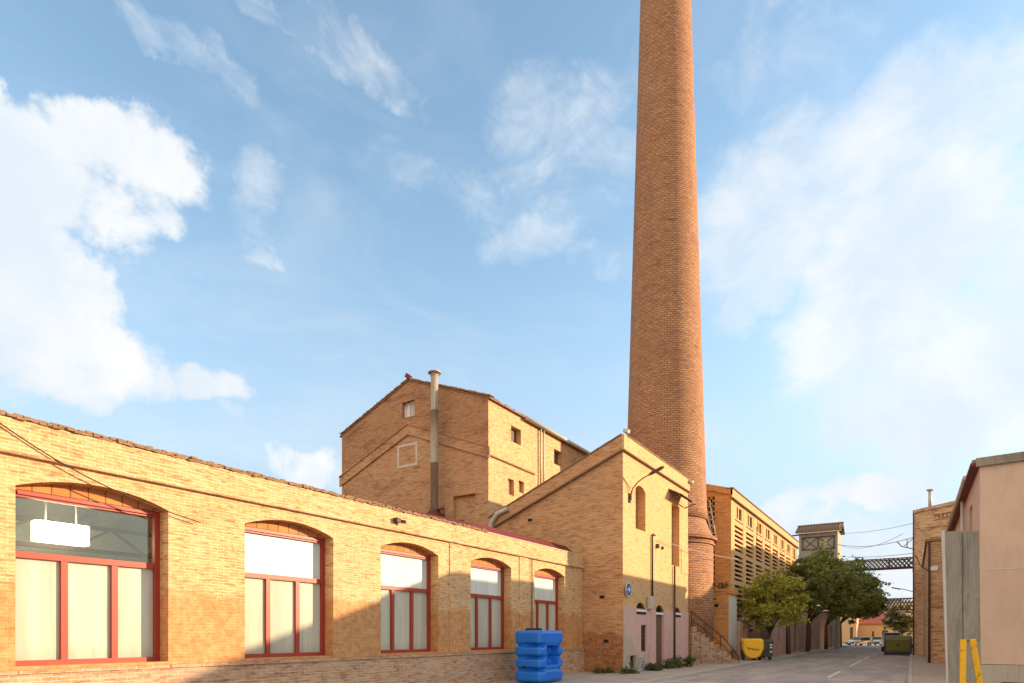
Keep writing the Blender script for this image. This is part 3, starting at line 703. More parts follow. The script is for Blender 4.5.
    mb.build('vent_slats', M['concreteL'], g)
    # tile canopy over the tall slot
    s0, s1, z0, z1 = U[1]['r']; mb = MB()
    for k in range(7):
        y = s0-.45+k*.3; mb.prism([(XB, z1+.62),(XB+.75, z1+.22),(XB+.75,z1+.27),(XB,z1+.67)], 'y', y, y+.28)
    mb.build('canopy', M['tile'], root)
    mb = MB(); mb.bar((XB, s0-.3, z1+.1), (XB+.6, s0-.3, z1+.28), .05); mb.build('canopy_bracket', M['wood'], root); mb = MB(); mb.bar((XB, s1+.9, z1+.1), (XB+.6, s1+.9, z1+.28), .05); mb.bar((XB+.55,s0-.4,z1+.28),(XB+.55,s1+1.1,z1+.28),.06); mb.build('canopy_bracket', M['wood'], root)
    # faint bricked-up patch at right of the slot
    a, b = yX(681, XB), yX(688, XB); mb = MB(); plate(mb, '+x', XB, a, b-.05, zX(684, 574, XB), zX(684, 549, XB), .03); mb.build('blocked_opening', M['brickBs'], root)
    # service conduit, box, rain pipe
    y = yX(651, XB); zt1 = zX(651, 535, XB); zb1 = zX(651, 598, XB)
    mb = MB(); mb.tube([(XB+.07,y,zb1-.2),(XB+.07,y,zt1-.1),(XB+.09,y+.1,zt1+.05),(XB+.1,y+.28,zt1)], .045); mb.build('conduit', M['cable'], root)
    mb = MB(); ya = yX(646.5, XB); mb.box((XB+.03, ya, zb1-.55), (XB+.24, ya+.42, zb1+.05)); mb.build('junction_box', M['metal'], root, bevel=.02)
    y = yX(673, XB); mb = MB(); mb.tube([(XB+.09,y,.05),(XB+.09,y,zX(673, 566, XB))], .05); mb.build('rain_pipe', M['iron'], root)
    y = yX(656, XB); z = zX(656, 545, XB)
    mb = MB(); mb.box((XB,y,z-.15),(XB+.14,y+.14,z+.05)); mb.build('insulator', M['iron'], root)
    y = yX(661.5, XB); mb = MB(); mb.box((XB,y,z-.12),(XB+.1,y+.1,z+.02)); mb.build('insulator', M['iron'], root)
    # old downspout stub with cement flashing on the lower end of the rake
    mb = MB(); x = XL+.15; mb.tube([(x+1.0,YB0-.2,top(x+1.0)-.15),(x+.4,YB0-.22,top(x+.4)-.1),(x,YB0-.2,ZL-.3),(x-.05,YB0-.2,6.2)], .12); mb.build('downspout', M['metal'], root)
    # missing brick holes on the gable
    for px, py_ in ((602,597),(606,641),(530,520)): x = xY(px, YB0); z = zY(px, py_, YB0); mb = MB(); mb.box((x-.12,YB0-.004,z-.07),(x+.12,YB0+.01,z+.07)); mb.build('putlog_hole', M['dark'], root)
house()
# floodlights on the corners of the house parapet
def flood(x, y, z, label):
    t = thing('parapet_floodlight', (x, y, z), label, 'lamp', 'small lamps on the house parapet')
    mb = MB(); mb.tube([(x,y,z),(x,y,z+.16)], .02, 6); mb.build('bracket', M['iron'], t)
    mb = MB(); mb.box((x-.1,y-.14,z+.12),(x+.14,y+.1,z+.26), Matrix.Rotation(.3,3,'Y')); mb.build('lamp_head', M['concreteL'], t, bevel=.01)
flood(XB+.05, YB0+.25, 10.36, 'small lamp on the house parapet at its tall near corner')
flood(XB+.18, YB1-.1, 10.0, 'small lamp on the house parapet at the corner beside the chimney')
# street lamp on a wall bracket
def walllamp():
    y0 = yX(629, XB); z0 = zX(629, 497, XB); t = thing('wall_street_lamp', (XB, y0, z0), 'street lamp on a long curved arm fixed to the sunlit house wall', 'street lamp')
    mb = MB(); b = Vector((XB+.1, y0, z0-.15)); mid = Vector((XB+.1, y0+.02, z0+.45))
    head = Vector((XB+.85, y0+.15, z0+.88))
    pts = [b, Vector((XB+.1,y0,z0+.1)), Vector((XB+.16,y0+.03,z0+.36)), Vector((XB+.38,y0+.07,z0+.62)), Vector((XB+.62,y0+.11,z0+.78)), head]
    mb.tube(pts, .028, 8); mb.build('arm', M['iron'], t)
    mb = MB(); mb.box((XB,y0-.07,z0-.25),(XB+.08,y0+.07,z0+.15)); mb.build('bracket', M['iron'], t)
    d = (pts[-1]-pts[-2]).normalized(); e = head+d*.72
    mb = MB(); n = d.cross(Vector((0,0,1))).normalized()
    for k, (f, w, h) in enumerate(((0,.07,.05),(.2,.14,.08),(.8,.14,.08),(1,.08,.04))):
        c = head+(e-head)*f
        for sx, sz in ((-1,-.3),(1,-.3),(.6,1),(-.6,1)): mb.v.append(tuple(c+n*sx*w+Vector((0,0,sz*h))))
    for k in range(3):
        for j in range(4): a = k*4+j; b2 = k*4+(j+1)%4; mb.f.append((a,b2,b2+4,a+4)); mb.sm.append(False)
    mb.f += [(3,2,1,0),(12,13,14,15)]; mb.sm += [False, False]
    mb.build('lamp_head', M['iron'], t, bevel=.01)
walllamp()
mb = MB(); y0 = yX(629, XB); z0 = zX(629, 497, XB)
mb.tube([(XB+.08,YB0-.02,z0+.62),(XB+.07,YB0+.4,z0+.5),(XB+.1,y0,z0+.18)], .014, 5); tag(mb.build('lamp_cable', M['cable'], origin=(XB,y0,z0)), 'short black cable feeding the curved street lamp arm', 'cable')
# blue arrow sign
def sign():
    X = XB+.12; y = yX(628.3, X); z = zX(628.3, 589.5, X); t = thing('direction_sign', (X, y, z), 'round blue road sign with white arrow fixed to the brick wall', 'sign'); r = .30
    mb = MB(); mb.tube([(X,y,z),(X+.02,y,z)], r, 40); mb.build('rim', M['whitep'], t)
    mb = MB(); mb.tube([(X+.02,y,z),(X+.024,y,z)], r*.92, 40); mb.build('sign_face', M['bluesign'], t)
    mb = MB(); mb.prism([(y-.19,z-.028),(y+.03,z-.028),(y+.03,z-.05),(y-.03,z-.125),(y+.03,z-.125),(y+.19,z),(y+.03,z+.125),(y-.03,z+.125),(y+.03,z+.05),(y+.03,z+.028),(y-.19,z+.028)], 'x', X+.024, X+.028)
    mb.build('arrow', M['whitep'], t)
    for dz_ in (-.1, .1): mb = MB(); mb.bar((XB,y,z+dz_),(X,y,z+dz_),.04); mb.build('bracket', M['iron'], t)
sign()

# ================================================================ the chimney
CX, CY = -13.47, 38.95; KC = 1.0526
def chimney():
    root = thing('brick_chimney', (CX, CY, 0), 'very tall round tapering brick factory chimney rising behind the gabled house', 'chimney')
    r0, z0 = 2.46, 9.2; k = (2.46-1.52)/(41-9.2)
    prof = [(r0+.0+k*(z0-8.6), 8.6)]; z = 9.2
    while z < 50: prof.append((r0-k*(z-z0), z)); z += 2.5
    up = lambda p: [(r*KC, EYE+(z-EYE)*KC) for r, z in p]
    prof = up(prof); mb = MB(); mb.lathe((CX,CY), prof, 128); mb.build('shaft', M['brickCh'], root)
    zt2 = prof[-1][1]; rt = prof[-1][0]
    mb = MB(); mb.lathe((CX,CY), [(rt,zt2-.6),(rt+.12,zt2-.5),(rt+.12,zt2-.2),(rt+.28,zt2),(rt+.28,zt2+.5),(rt,zt2+.6),(rt-.3,zt2+.6)], 128); mb.build('crown_ring', M['brickCh'], root)
    mb = MB(); mb.lathe((CX,CY), up([(2.4,8.59),(2.56,8.1),(2.80,7.62),(3.02,7.5),(3.06,7.46),(3.06,7.3),(2.88,7.26),(2.86,7.12),(2.92,7.1),(2.92,7.02),(2.83,7.0)]), 128, smooth=False); mb.build('collar', M['brickCh'], root)
    mb = MB(); mb.lathe((CX,CY), [(2.83*KC,0),(2.83*KC,EYE+5.37*KC)], 128); mb.build('base', M['brickCh'], root)
chimney()

# ================================================================ stair round the chimney foot
def stair():
    P0 = Vector((-10.42, 34.25, 0)); P1 = Vector((-8.75, 37.1, 0)); d = (P1-P0).normalized(); n = Vector((-d.y, d.x, 0)); Ln = (P1-P0).length
    root = thing('stone_stair', P0, 'worn stone stair with rusty handrail climbing beside the chimney foot', 'stair')
    N_ = 9; hh = 2.0; mb = MB()
    for i in range(N_):
        a, b = Ln*i/N_, Ln*(i+1)/N_; h = hh*(1-i/N_)
        q = [P0+d*a, P0+d*b, P0+d*b+n*.95, P0+d*a+n*.95]
        lo = [tuple(p) for p in q]; up = [(p.x,p.y,h) for p in q]
        mb.face(lo); mb.face(up)
        for j in range(4): mb.face([lo[j], lo[(j+1)%4], up[(j+1)%4], up[j]])
    mb.build('steps', M['brickW'], root)
    mb = MB(); m = 10; rnd = random.Random(2)       # flank wall of rough stone, a little uneven
    for i in range(m):
        a, b = Ln*i/m, Ln*(i+1)/m; h = hh*(1-(i+.2)/m)+.1+rnd.uniform(-.05,.08); o = .10+rnd.uniform(0,.08)
        q = [P0+d*a-n*o, P0+d*b-n*o, P0+d*b-n*.003, P0+d*a-n*.003]; lo = [tuple(p) for p in q]; up = [(p.x,p.y,h) for p in q]
        mb.face(up)
        for j in range(4): mb.face([lo[j], lo[(j+1)%4], up[(j+1)%4], up[j]])
    mb.build('side_wall', M['brickW'], root)
    mb = MB()
    def rail(off): return [(P0+d*(Ln*f)-n*.05).to_tuple()[:2]+(hh*(1-f)**1.0+off-(.25*max(0,f-.75)/.25),) for f in [k/10 for k in range(11)]]
    ra, rb = rail(1.0), rail(.55)
    e = P1+d*.35-n*.05; ra.append((e.x,e.y,.0+.35)); ra.append((e.x+.03,e.y+.05,.02))
    mb.tube(ra, .028, 6); mb.tube(rb, .02, 6); mb.build('handrail', M['iron'], root)
    for f in (.02,.33,.68,.96):
        p = P0+d*(Ln*f)-n*.05; mb = MB(); mb.tube([(p.x,p.y,hh*(1-f)-.1),(p.x,p.y,hh*(1-f)+(1.0 if f < .8 else .8))], .028, 6); mb.build('baluster', M['iron'], root)
stair()

# ================================================================ D : mill with louvred bays
def mill():
    XD, Y0, Y1, ZP = -10.5, 43.9, 73.4, 11.8
    root = thing('brick_mill', (-16, 58, 0), 'four-storey brick mill whose facade is pierced by rows of slotted bays', 'building')
    nb = 8; y_s = yX(733.5, XD); pitch = (Y1-.6-y_s)/nb; pw = .95
    bays = [dict(r=(y_s+pitch*k+.35, y_s+pitch*(k+1)-.55, 1.9, 11.0), d=.4) for k in range(nb)]
    mb = MB(); wall(mb, '+x', XD, Y0, Y1, 0, ZP-.02, bays); mb.face([(XD,Y1,0),(-26,Y1,0),(-26,Y1,ZP),(-18,Y1,14.1),(XD,Y1,ZP)]); mb.build('street_wall', M['brickBs'], root)
    top = lambda s: ZP+.0+(min(XD-s, s+26.0))*.31
    lat = dict(r=(-14.5, -11.62, 4.6, 11.4), d=.3)
    mb = MB(); wall(mb, '-y', Y0, -26, XD, 0, top, [lat], extra=(-18.25,)); mb.face([(-26,Y0,0),(-26,Y1,0),(-26,Y1,ZP),(-26,Y0,ZP)]); mb.build('gable_wall', M['brickD'], root)
    mb = MB(); fill(mb, '-y', Y0, lat, .3); lw = mb.build('lattice_window', M['dark'], root)
    mb = MB(); z = 4.6; r = 0
    while z < 11.35:
        x = -14.5+(.15 if r%2 else 0)
        while x < -11.7: mb.box((x,Y0+.04,z),(x+.17,Y0+.18,z+.13)); x += .30
        z += .19; r += 1
    mb.build('brick_lattice', M['brickD'], lw)
    mb = MB(); mb.face([(XD-.1,Y0+.1,ZP-.1),(XD-.1,Y1,ZP-.1),(-18.25,Y1,14.2),(-18.25,Y0+.1,14.2)]); mb.face([(-26,Y0+.1,ZP-.1),(-26,Y1,ZP-.1),(-18.25,Y1,14.2),(-18.25,Y0+.1,14.2)]); mb.build('roof', M['tile'], root)
    mb = MB(); mb.box((XD,Y0-.1,ZP-.62),(XD+.10,Y1,ZP)); mb.build('parapet', M['brickBs'], root)
    mb = MB(); mb.box((XD,Y0-.12,ZP-.70),(XD+.2,Y1,ZP-.625)); mb.box((XD-.3,Y0-.12,ZP+.002),(XD+.18,Y1,ZP+.07)); mb.build('cornice', M['tile'], root)
    mb = MB(); mb.prism([(XD+.1,ZP+.0-.45),(-18.25,14.2-.45),(-18.25,14.2),(XD+.1,ZP)], 'y', Y0-.1, Y0-.002); mb.build('rake_band', M['brickD'], root)
    for k, o in enumerate(bays):
        s0, s1, z0, z1 = o['r']; P = P_wall('+x', XD)
        mb = MB(); fill(mb, '+x', XD, o, .39); b = mb.build('slotted_bay', M['dark'], root)
        mb = MB()
        # upper lights: a brick panel pierced by two little windows
        zu = z1-.98
        w_ = s1-s0; xs = [s0, s0+.28*w_, s0+.42*w_, s0+.52*w_, s0+.80*w_, s1]
        mb.box(P(s0,z1-.16,.16), P(s1,z1,.0+.02)); mb.box(P(s0,zu-.12,.16), P(s1,zu,.02))
        mb.box(P(s0,zu,.16), P(xs[1]-.1,z1-.16,.02)); mb.box(P(xs[2],zu,.16), P(xs[3],z1-.16,.02)); mb.box(P(xs[4]+.1,zu,.16), P(s1,z1-.16,.02))
        # courses of tilted brick slats in groups of five
        z = zu-.52; i = 0
        while z > z0:
            thick = .16 if i % 6 else .34
            pp = [(XD-.02, z-.02), (XD-.02, z+thick-.04), (XD-.30, z+thick+.08), (XD-.30, z+.10)]
            mb.prism([(q[0], q[1]) for q in pp], 'y', s0, s1); z -= .33 if i % 6 != 5 else .48; i += 1
        mb.build('brick_slats', M['brickBs'], b)
    # lower storey openings behind the trees
    for px in (748, 757):
        pass
    # pale pipe leaning in the re-entrant corner
    mb = MB(); a = Vector((-12.25, 43.6, 11.2)); b2 = Vector((-11.5, 42.9, 8.2)); mb.tube([a, b2], .06); mb.tube([a+Vector((.35,0,-.1)), b2+Vector((.25,0,.0))], .05)
    for k in range(7): c = a+(b2-a)*k/6; mb.tube([c, c+Vector((.3,0,-.06))], .03, 5)
    mb.build('ladder', M['metal'], root)
    mb = MB(); mb.tube([(-11.55,42.95,8.2),(-11.62,43.2,6.4)], .05); mb.build('stay_pipe', M['metal'], root)
    mb = MB(); mb.tube([(XD-.3,yX(757,XD),ZP),(XD-.3,yX(757,XD),ZP+.35)],.04); mb.box((XD-.6,yX(757,XD)-.2,ZP+.3),(XD-.2,yX(757,XD)+.2,ZP+.4)); mb.build('roof_vent', M['iron'], root)
mill()
def pier():
    root = thing('brick_buttress', (-11.3, 42.8, 0), 'orange brick buttress standing between the chimney foot and the slotted mill', 'buttress')
    x0, x1, y0, y1 = -12.9, -10.12, 41.6, 43.88
    mb = MB(); mb.box((x0,y0,0),(x1,y1,4.55)); mb.build('wall', M['brickD'], root)
    mb = MB(); mb.box((x0,y0-.08,4.552),(x1+.1,y1,4.72)); mb.box((x1-.5,y0-.05,4.4),(x1+.08,y1,4.549)); mb.build('cap', M['brickD'], root)
    mb = MB(); mb.box((x1+.002,y0+.0,.6),(x1+.05,y1-.2,4.2)); mb.build('sunlit_strip', M['concreteL'], root)  # pale sheet paints in the sunlight on the buttress's street side
    mb = MB(); mb.box((x1-.9,y0-.004,3.5),(x1-.66,y0+.1,3.72)); mb.box((x1-1.3,y0-.004,4.0),(x1-.8,y0+.1,4.1)); mb.build('hole', M['dark'], root)
pier()

# ================================================================ leaf clouds
def leaf_mesh(name, blobs, n, size, m, parent, seed, squash=.8, hole=.0):
    rnd = random.Random(seed); v = []; f = []; L0 = Vector(parent['_w']) if parent is not None else Vector((0,0,0))
    tot = sum(b[3]**2 for b in blobs)
    for b in blobs:
        cnt = int(n*b[3]**2/tot); c = Vector(b[:3]); r = b[3]
        nc = max(6, cnt//26)
        for q in range(nc):
            d = Vector((rnd.gauss(0,1), rnd.gauss(0,1), rnd.gauss(0,1))).normalized()
            rr = r*(rnd.uniform(.2,1.0)**.5)*(1+.6*noise.noise(d*2.1+Vector((seed,b[0],b[1]))))
            if noise.noise(d*r*1.5+Vector((seed*3,b[2],b[0]))) < -.06: continue
            cc = c+Vector((d.x*rr, d.y*rr, d.z*rr*squash)); cs = rnd.uniform(.10,.26)*min(1.3, max(.6, r/1.3))
            for k in range(26):
                p = cc+Vector((rnd.gauss(0,cs), rnd.gauss(0,cs), rnd.gauss(0,cs*.6)))
                a = Vector((rnd.gauss(0,1), rnd.gauss(0,1), rnd.gauss(0,.6))).normalized()
                nn = a.cross(Vector((rnd.gauss(0,1), rnd.gauss(0,1), rnd.gauss(0,1)))).normalized()
                s = size*rnd.uniform(.6,1.3); w = nn*s*.32; i = len(v); p = p-L0
                v += [tuple(p-a*s*.5), tuple(p-a*s*.05+w), tuple(p+a*s*.5), tuple(p-a*s*.05-w)]; f.append((i,i+1,i+2,i+3))
    me = bpy.data.meshes.new(name); me.from_pydata(v, [], f); me.materials.append(m); me.update()
    o = bpy.data.objects.new(name, me); COL.objects.link(o)
    if parent is not None: o.parent = parent
    o['_w'] = tuple(L0); return o
def tree(base, blobs, trunk_r, n, size, leaf, label, group=None, seed=1, name='broadleaf_tree', lean=(0,0)):
    t = thing(name, base, label, 'tree', group); b = Vector(base)
    low = min(bb[2]-bb[3]*.5 for bb in blobs); fork = b+Vector((lean[0],lean[1],max(1.3, (low-b.z)*.75)))
    mb = MB(); mb.tube([b+Vector((0,0,-.1)), b+Vector((lean[0]*.3,lean[1]*.3,(fork.z-b.z)*.5)), fork], trunk_r*1.25, 9, r2=trunk_r*.85)
    for bb in blobs:
        e = Vector(bb[:3]); mid = fork.lerp(e, .5)+Vector((0,0,.15*(e-fork).length)); mb.tube([fork, mid, e], trunk_r*.6, 6, r2=trunk_r*.12)
        rnd = random.Random(seed+int(bb[0]*10))
        for k in range(5):
            q = e+Vector((rnd.uniform(-1,1), rnd.uniform(-1,1), rnd.uniform(-.5,.8)))*bb[3]*.85; mb.tube([mid.lerp(e,.6), q], trunk_r*.22, 5, r2=trunk_r*.06)
    mb.build('trunk', M['bark'], t, fix=False)
    leaf_mesh('crown', blobs, n, size, leaf, t, seed)
    return t
# yellow-green tree by the bins
YT = 46.5
def PT(px, py, Y): return (xY(px, Y), Y, zY(px, py, Y))
B = [(*PT(760,592,46.0),1.35),(*PT(778,590,46.5),1.35),(*PT(750,612,45.6),1.05),(*PT(766,616,45.0),1.2),(*PT(786,612,46.2),1.25),(*PT(795,596,47.0),.95),(*PT(771,579,46.6),.9),(*PT(748,600,46.2),.85),(*PT(790,583,47),.8)]
tree((xY(763,46),46,0), B, .10, 14000, .22, M['leafY'], 'sunlit yellow-green tree with a low round crown beside the yellow bin', seed=4, lean=(.4,.4))
# darker trees along the wall
D = [
 ((-8.9,57.0,0), [(797,575,1.3),(806,566,1.35),(812,590,1.5),(800,598,1.2),(822,575,1.4),(790,588,.9),(815,604,1.2)], 57, 'dark green street tree close to the slotted mill, nearest of the dark row'),
 ((-8.6,66.5,0), [(825,560,1.5),(835,575,1.7),(826,592,1.8),(845,590,1.7),(836,606,1.3),(818,568,1.3),(847,603,1.2)], 65, 'dark green street tree in front of the tile-roofed tower'),
 ((-8.3,79,0), [(850,572,1.5),(857,586,1.9),(846,598,1.8),(862,601,1.7),(852,610,1.3),(864,588,1.4)], 78, 'dark green street tree just past the tile-roofed tower'),
 ((-8.3,96,0), [(862,592,1.5),(868,600,1.6),(860,608,1.6),(872,609,1.2),(865,584,1.1),(876,600,.9)], 95, 'darkest far street tree overhanging the road by the lower bridge'),
]
for i, (b, bl, Y, lab) in enumerate(D):
    blobs = [(*PT(px,py,Y+random.uniform(-1,1)), r*(.95+.1*i)) for px,py,r in bl]
    tree(b, blobs, .17, 15000, .25+.03*i, M['leafG'], lab, 'dark trees along the left wall', seed=20+i)
    
tree((xY(902,124),124,-.1), [(*PT(893,618,124),2.0),(*PT(903,614,124),2.3),(*PT(911,620,123),2.0),(*PT(889,625,124),1.3),(*PT(902,626,123),1.8)], .2, 6000, .42, M['leafO'], 'olive-brown tree closing the far end of the street under the lower bridge', seed=50)

# ================================================================ walls and gates along the left pavement
def yardwall(y0, y1, x, h, label, m, gate=None, cap=True, door=None):
    root = thing('yard_wall', (x, (y0+y1)/2, 0), label, 'wall')
    ops = [dict(r=door, d=.25)] if door else []
    mb = MB(); wall(mb, '+x', x, y0, y1, 0, h, ops); mb.face([(x,y0,0),(x-.3,y0,0),(x-.3,y0,h),(x,y0,h)]); mb.face([(x,y1,0),(x-.3,y1,0),(x-.3,y1,h),(x,y1,h)]); mb.face([(x-.3,y0,0),(x-.3,y1,0),(x-.3,y1,h),(x-.3,y0,h)])
    mb.build('wall', m, root)
    mb = MB(); mb.box((x-.34,y0,h+.002),(x+.05,y1,h+.09)); mb.build('coping', M['tile'], root)
    if door: mb = MB(); fill(mb, '+x', x, ops[0], .2); mb.build('door', M['wood'], root)
    return root
yardwall(43.95, 46.8, -9.9, 2.6, 'low stained wall with dark doorway behind the yellow bin', M['pinkwall'], door=(44.8,45.6,0.05,2.2))
r_ = thing('timber_gate', (-9.3, 48.6, 0), 'tall dark brown timber gate between the stained walls', 'gate')
mb = MB(); y = 46.9
while y < 50.1: mb.box((-9.35,y,.05),(-9.28,y+.19,3.15)); y += .2
mb.build('boards', M['wood'], r_); mb = MB(); mb.bar((-9.26,46.9,.6),(-9.26,50.1,.6),.05,.12); mb.bar((-9.26,46.9,2.5),(-9.26,50.1,2.5),.05,.12); mb.build('rail', M['wood'], r_)
mb = MB(); mb.box((-9.5,46.7,0),(-9.2,46.88,3.3)); mb.box((-9.5,50.12,0),(-9.2,50.3,3.3)); mb.build('gate_post', M['concrete'], r_)
yardwall(50.35, 56.5, -9.0, 2.9, 'pink stained yard wall right of the brown timber gate', M['pinkwall'])
yardwall(56.7, 70.0, -9.3, 4.2, 'taller stained wall running behind the dark tree trunks', M['pinkwall'], door=(63,65,.05,2.8))
yardwall(70.2, 83.5, -9.4, 5.0, 'tallest stained wall ending at the tile-roofed tower', M['pinkwall'], door=(74,77,.05,3.4))
r_ = thing('pink_outbuilding', (-11.5, 98, 0), 'small pinkish outbuilding past the tower with one dark doorway', 'building')
mb = MB(); o1 = dict(r=(94.0,95.6,.05,2.9), d=.3); wall(mb, '+x', -9.3, 88.4, 107, 0, 4.6, [o1]); wall(mb, '-y', 88.4, -16, -9.3, 0, 4.6); wall(mb, '+y', 107, -16, -9.3, 0, 4.6); wall(mb, '-x', -16, 88.4, 107, 0, 4.6); mb.build('wall', M['pinkwall'], r_)
mb = MB(); fill(mb, '+x', -9.3, o1, .25); mb.build('door', M['wood'], r_)
mb = MB(); mb.box((-16.1,88.3,4.602),(-9.1,107.1,4.75)); mb.build('roof', M['tile'], r_)

# ================================================================ tile-roofed tower
def tower():
    XR = -7.6; YF = 84.6; XL = xY(799, YF); YK = 88.2; ZE = zY(818, 532, YF)
    root = thing('tiled_tower', ((XL+XR)/2, YF+1.8, 0), 'grey timber-framed lift tower with a small tiled roof above the trees', 'tower')
    mb = MB(); wall(mb, '-y', YF, XL, XR, 5.6, ZE, []); wall(mb, '+y', YK, XL, XR, 5.6, ZE, []); wall(mb, '-x', XL, YF, YK, 5.6, ZE); mb.face([(XL,YF,5.6),(XR,YF,5.6),(XR,YK,5.6),(XL,YK,5.6)]); mb.build('grey_wall', M['towergrey'], root)
    mb = MB(); wall(mb, '+x', XR, YF, YK, 5.6, ZE); mb.build('sunlit_wall', M['orange'], root)  # ochre colour stands in for sunlight on the grey tower's street side
    for x in (XL+.2, XR-.2):
        for y in (YF+.2, YK-.2): mb = MB(); mb.box((x-.18,y-.18,0),(x+.18,y+.18,5.598)); mb.build('leg_post', M['concrete'], root)
    za, zb_ = zY(818, 549, YF), zY(818, 537, YF)
    mb = MB()
    for z in (za, zb_): mb.box((XL+.3,YF-.08,z-.07),(XR-.3,YF-.003,z+.07))
    xs = [XL+.4+(XR-XL-.8)*k/2 for k in range(3)]
    for x in xs: mb.box((x-.07,YF-.085,za),(x+.07,YF-.003,zb_))
    for a, b in zip(xs, xs[1:]): mb.bar((a,YF-.05,za),(b,YF-.05,zb_),.08,.06); mb.bar((a,YF-.045,zb_),(b,YF-.045,za),.08,.06)
    mb.build('cross_bracing', M['iron'], root)
    x = (XL+XR)/2
    ZR = ZE+1.05; ym = (YF+YK)/2; 
    mb = MB()
    for ya, s in ((YF-.5, 1), (YK+.5, -1)):
        mb.prism([(ya, ZE-.02),(ym, ZR),(ym, ZR+.07),(ya, ZE+.05)], 'x', XL-.35, XR+.45)
    rf = mb.build('roof', M['tile'], root)
    mb = MB(); x = XL-.3
    while x < XR+.45:
        mb.tube([(x,YF-.55,ZE+.07),(x,ym,ZR+.10)], .085, 6); mb.tube([(x,YK+.55,ZE+.07),(x,ym,ZR+.10)], .085, 6); x += .34
    mb.tube([(XL-.4,ym,ZR+.13),(XR+.5,ym,ZR+.13)], .13, 8); mb.build('roof_tiles', M['greytile'], rf)
    mb = MB(); mb.box((XL-.3,YF-.48,ZE-.14),(XR+.4,YF-.36,ZE-.03)); mb.build('eaves_board', M['concreteL'], root)
    mb = MB(); mb.box((XL-1.6,YF+.1,ZE-.25),(XL,YF+.25,ZE-.1)); mb.build('hoist_beam', M['iron'], root)
    mb = MB(); mb.box((XR-1.3,YF-.4,10.9),(XR+.2,YF,11.05)); mb.build('ledge', M['concreteL'], root)
tower()

# ================================================================ lattice footbridges
def bridge(Y, x0, x1, z0, h, label, n):
    root = thing('lattice_footbridge', ((x0+x1)/2, Y, z0), label, 'bridge', 'lattice footbridges over the street')
    for y in (Y, Y+1.6):
        mb = MB(); mb.box((x0,y-.06,z0),(x1,y+.06,z0+.14)); mb.box((x0,y-.06,z0+h-.12),(x1,y+.06,z0+h)); mb.build('girder', M['iron'], root)
        mb = MB(); p = (x1-x0)/n
        for k in range(-1, n+1):
            for sgn in (0, 1):
                for off in (0, .5):
                    a = x0+p*(k+off); b = a+p; 
                    if a < x0-.01 or b > x1+.01: continue
                    za, zb = (z0+.1, z0+h-.1) if sgn else (z0+h-.1, z0+.1)
                    mb.bar((a,y+(.03 if sgn else -.03),za),(b,y+(.03 if sgn else -.03),zb),.05,.09)
        for k in range(0, n+1, 3): mb.box((x0+p*k-.05,y-.07,z0),(x0+p*k+.05,y+.07,z0+h))
        mb.build('lattice', M['iron'], root)
    mb = MB(); mb.box((x0,Y+.07,z0+.02),(x1,Y+1.53,z0+.1)); mb.build('deck', M['iron'], root)
bridge(86.3, -7.6, .35, zY(880,569,86.3), 1.25, 'nearer higher rusty lattice footbridge between tower and brick mill', 9)
bridge(116, -9.6, .3, zY(895,610,116), 1.9, 'farther lower rusty lattice footbridge across the end of the street', 11)

# ================================================================ right side of the street
XC, YC0, YC1 = 2.03, 27.4, 43.9
def cream():
    ZE = 7.72; XR = 22
    root = thing('cream_warehouse', (XC+6, 35, 0), 'plain cream rendered warehouse with grey plinth at the edge of the street', 'building')
    top = lambda s: ZE+.02*(s-XC)
    w1 = dict(r=(yX(972.0,XC), yX(969.4,XC), zX(970.5,533,XC), zX(970.5,507,XC)), d=.25)
    a, b = sorted(w1['r'][:2]); w1['r'] = (a, b, *sorted(w1['r'][2:]))
    mb = MB(); wall(mb, '-x', XC, YC0, YC1, 0, ZE, [w1]); wall(mb, '-y', YC0, XC, XR, .62, top); wall(mb, '+y', YC1, XC, XR, 0, top); mb.face([(XR,YC0,0),(XR,YC1,0),(XR,YC1,top(XR)),(XR,YC0,top(XR))])
    mb.build('wall', M['cream'], root)
    mb = MB(); fill(mb, '-x', XC, w1, .2); mb.build('window', M['dark'], root)
    mb = MB(); mb.box((XC,YC0-.05,0),(XR,YC0+.2,.6)); mb.build('plinth', M['plinth'], root)
    zz = zY(1000, 569, YC0); mb = MB(); mb.box((XC+.05,YC0-.012,zz-.02),(XR,YC0,zz+.02)); mb.build('render_joint', M['concreteL'], root)
    mb = MB(); mb.prism([(XC-.12,ZE-.08),(XR,top(XR)-.08),(XR,top(XR)+.22),(XC-.12,ZE+.22)], 'y', YC0-.12, YC0+.05); mb.build('fascia', M['concrete'], root)
    mb = MB(); mb.box((XC-.28,YC0-.1,ZE-.03),(XC+.05,YC1,ZE+.06)); mb.build('eaves', M['redroof'], root)
    mb = MB(); mb.box((XC-.22,YC0+.052,ZE+.062),(XR,YC1,ZE+.21)); mb.build('roof', M['concrete'], root)
    y = yX(963.5, XC-.1); mb = MB(); mb.tube([(XC-.14,y,ZE-.1),(XC-.14,y,.05)], .07); mb.tube([(XC-.32,YC0+2,ZE+.02),(XC-.32,YC1,ZE-.02)], .07); mb.build('rain_pipe', M['concreteL'], root)
cream()
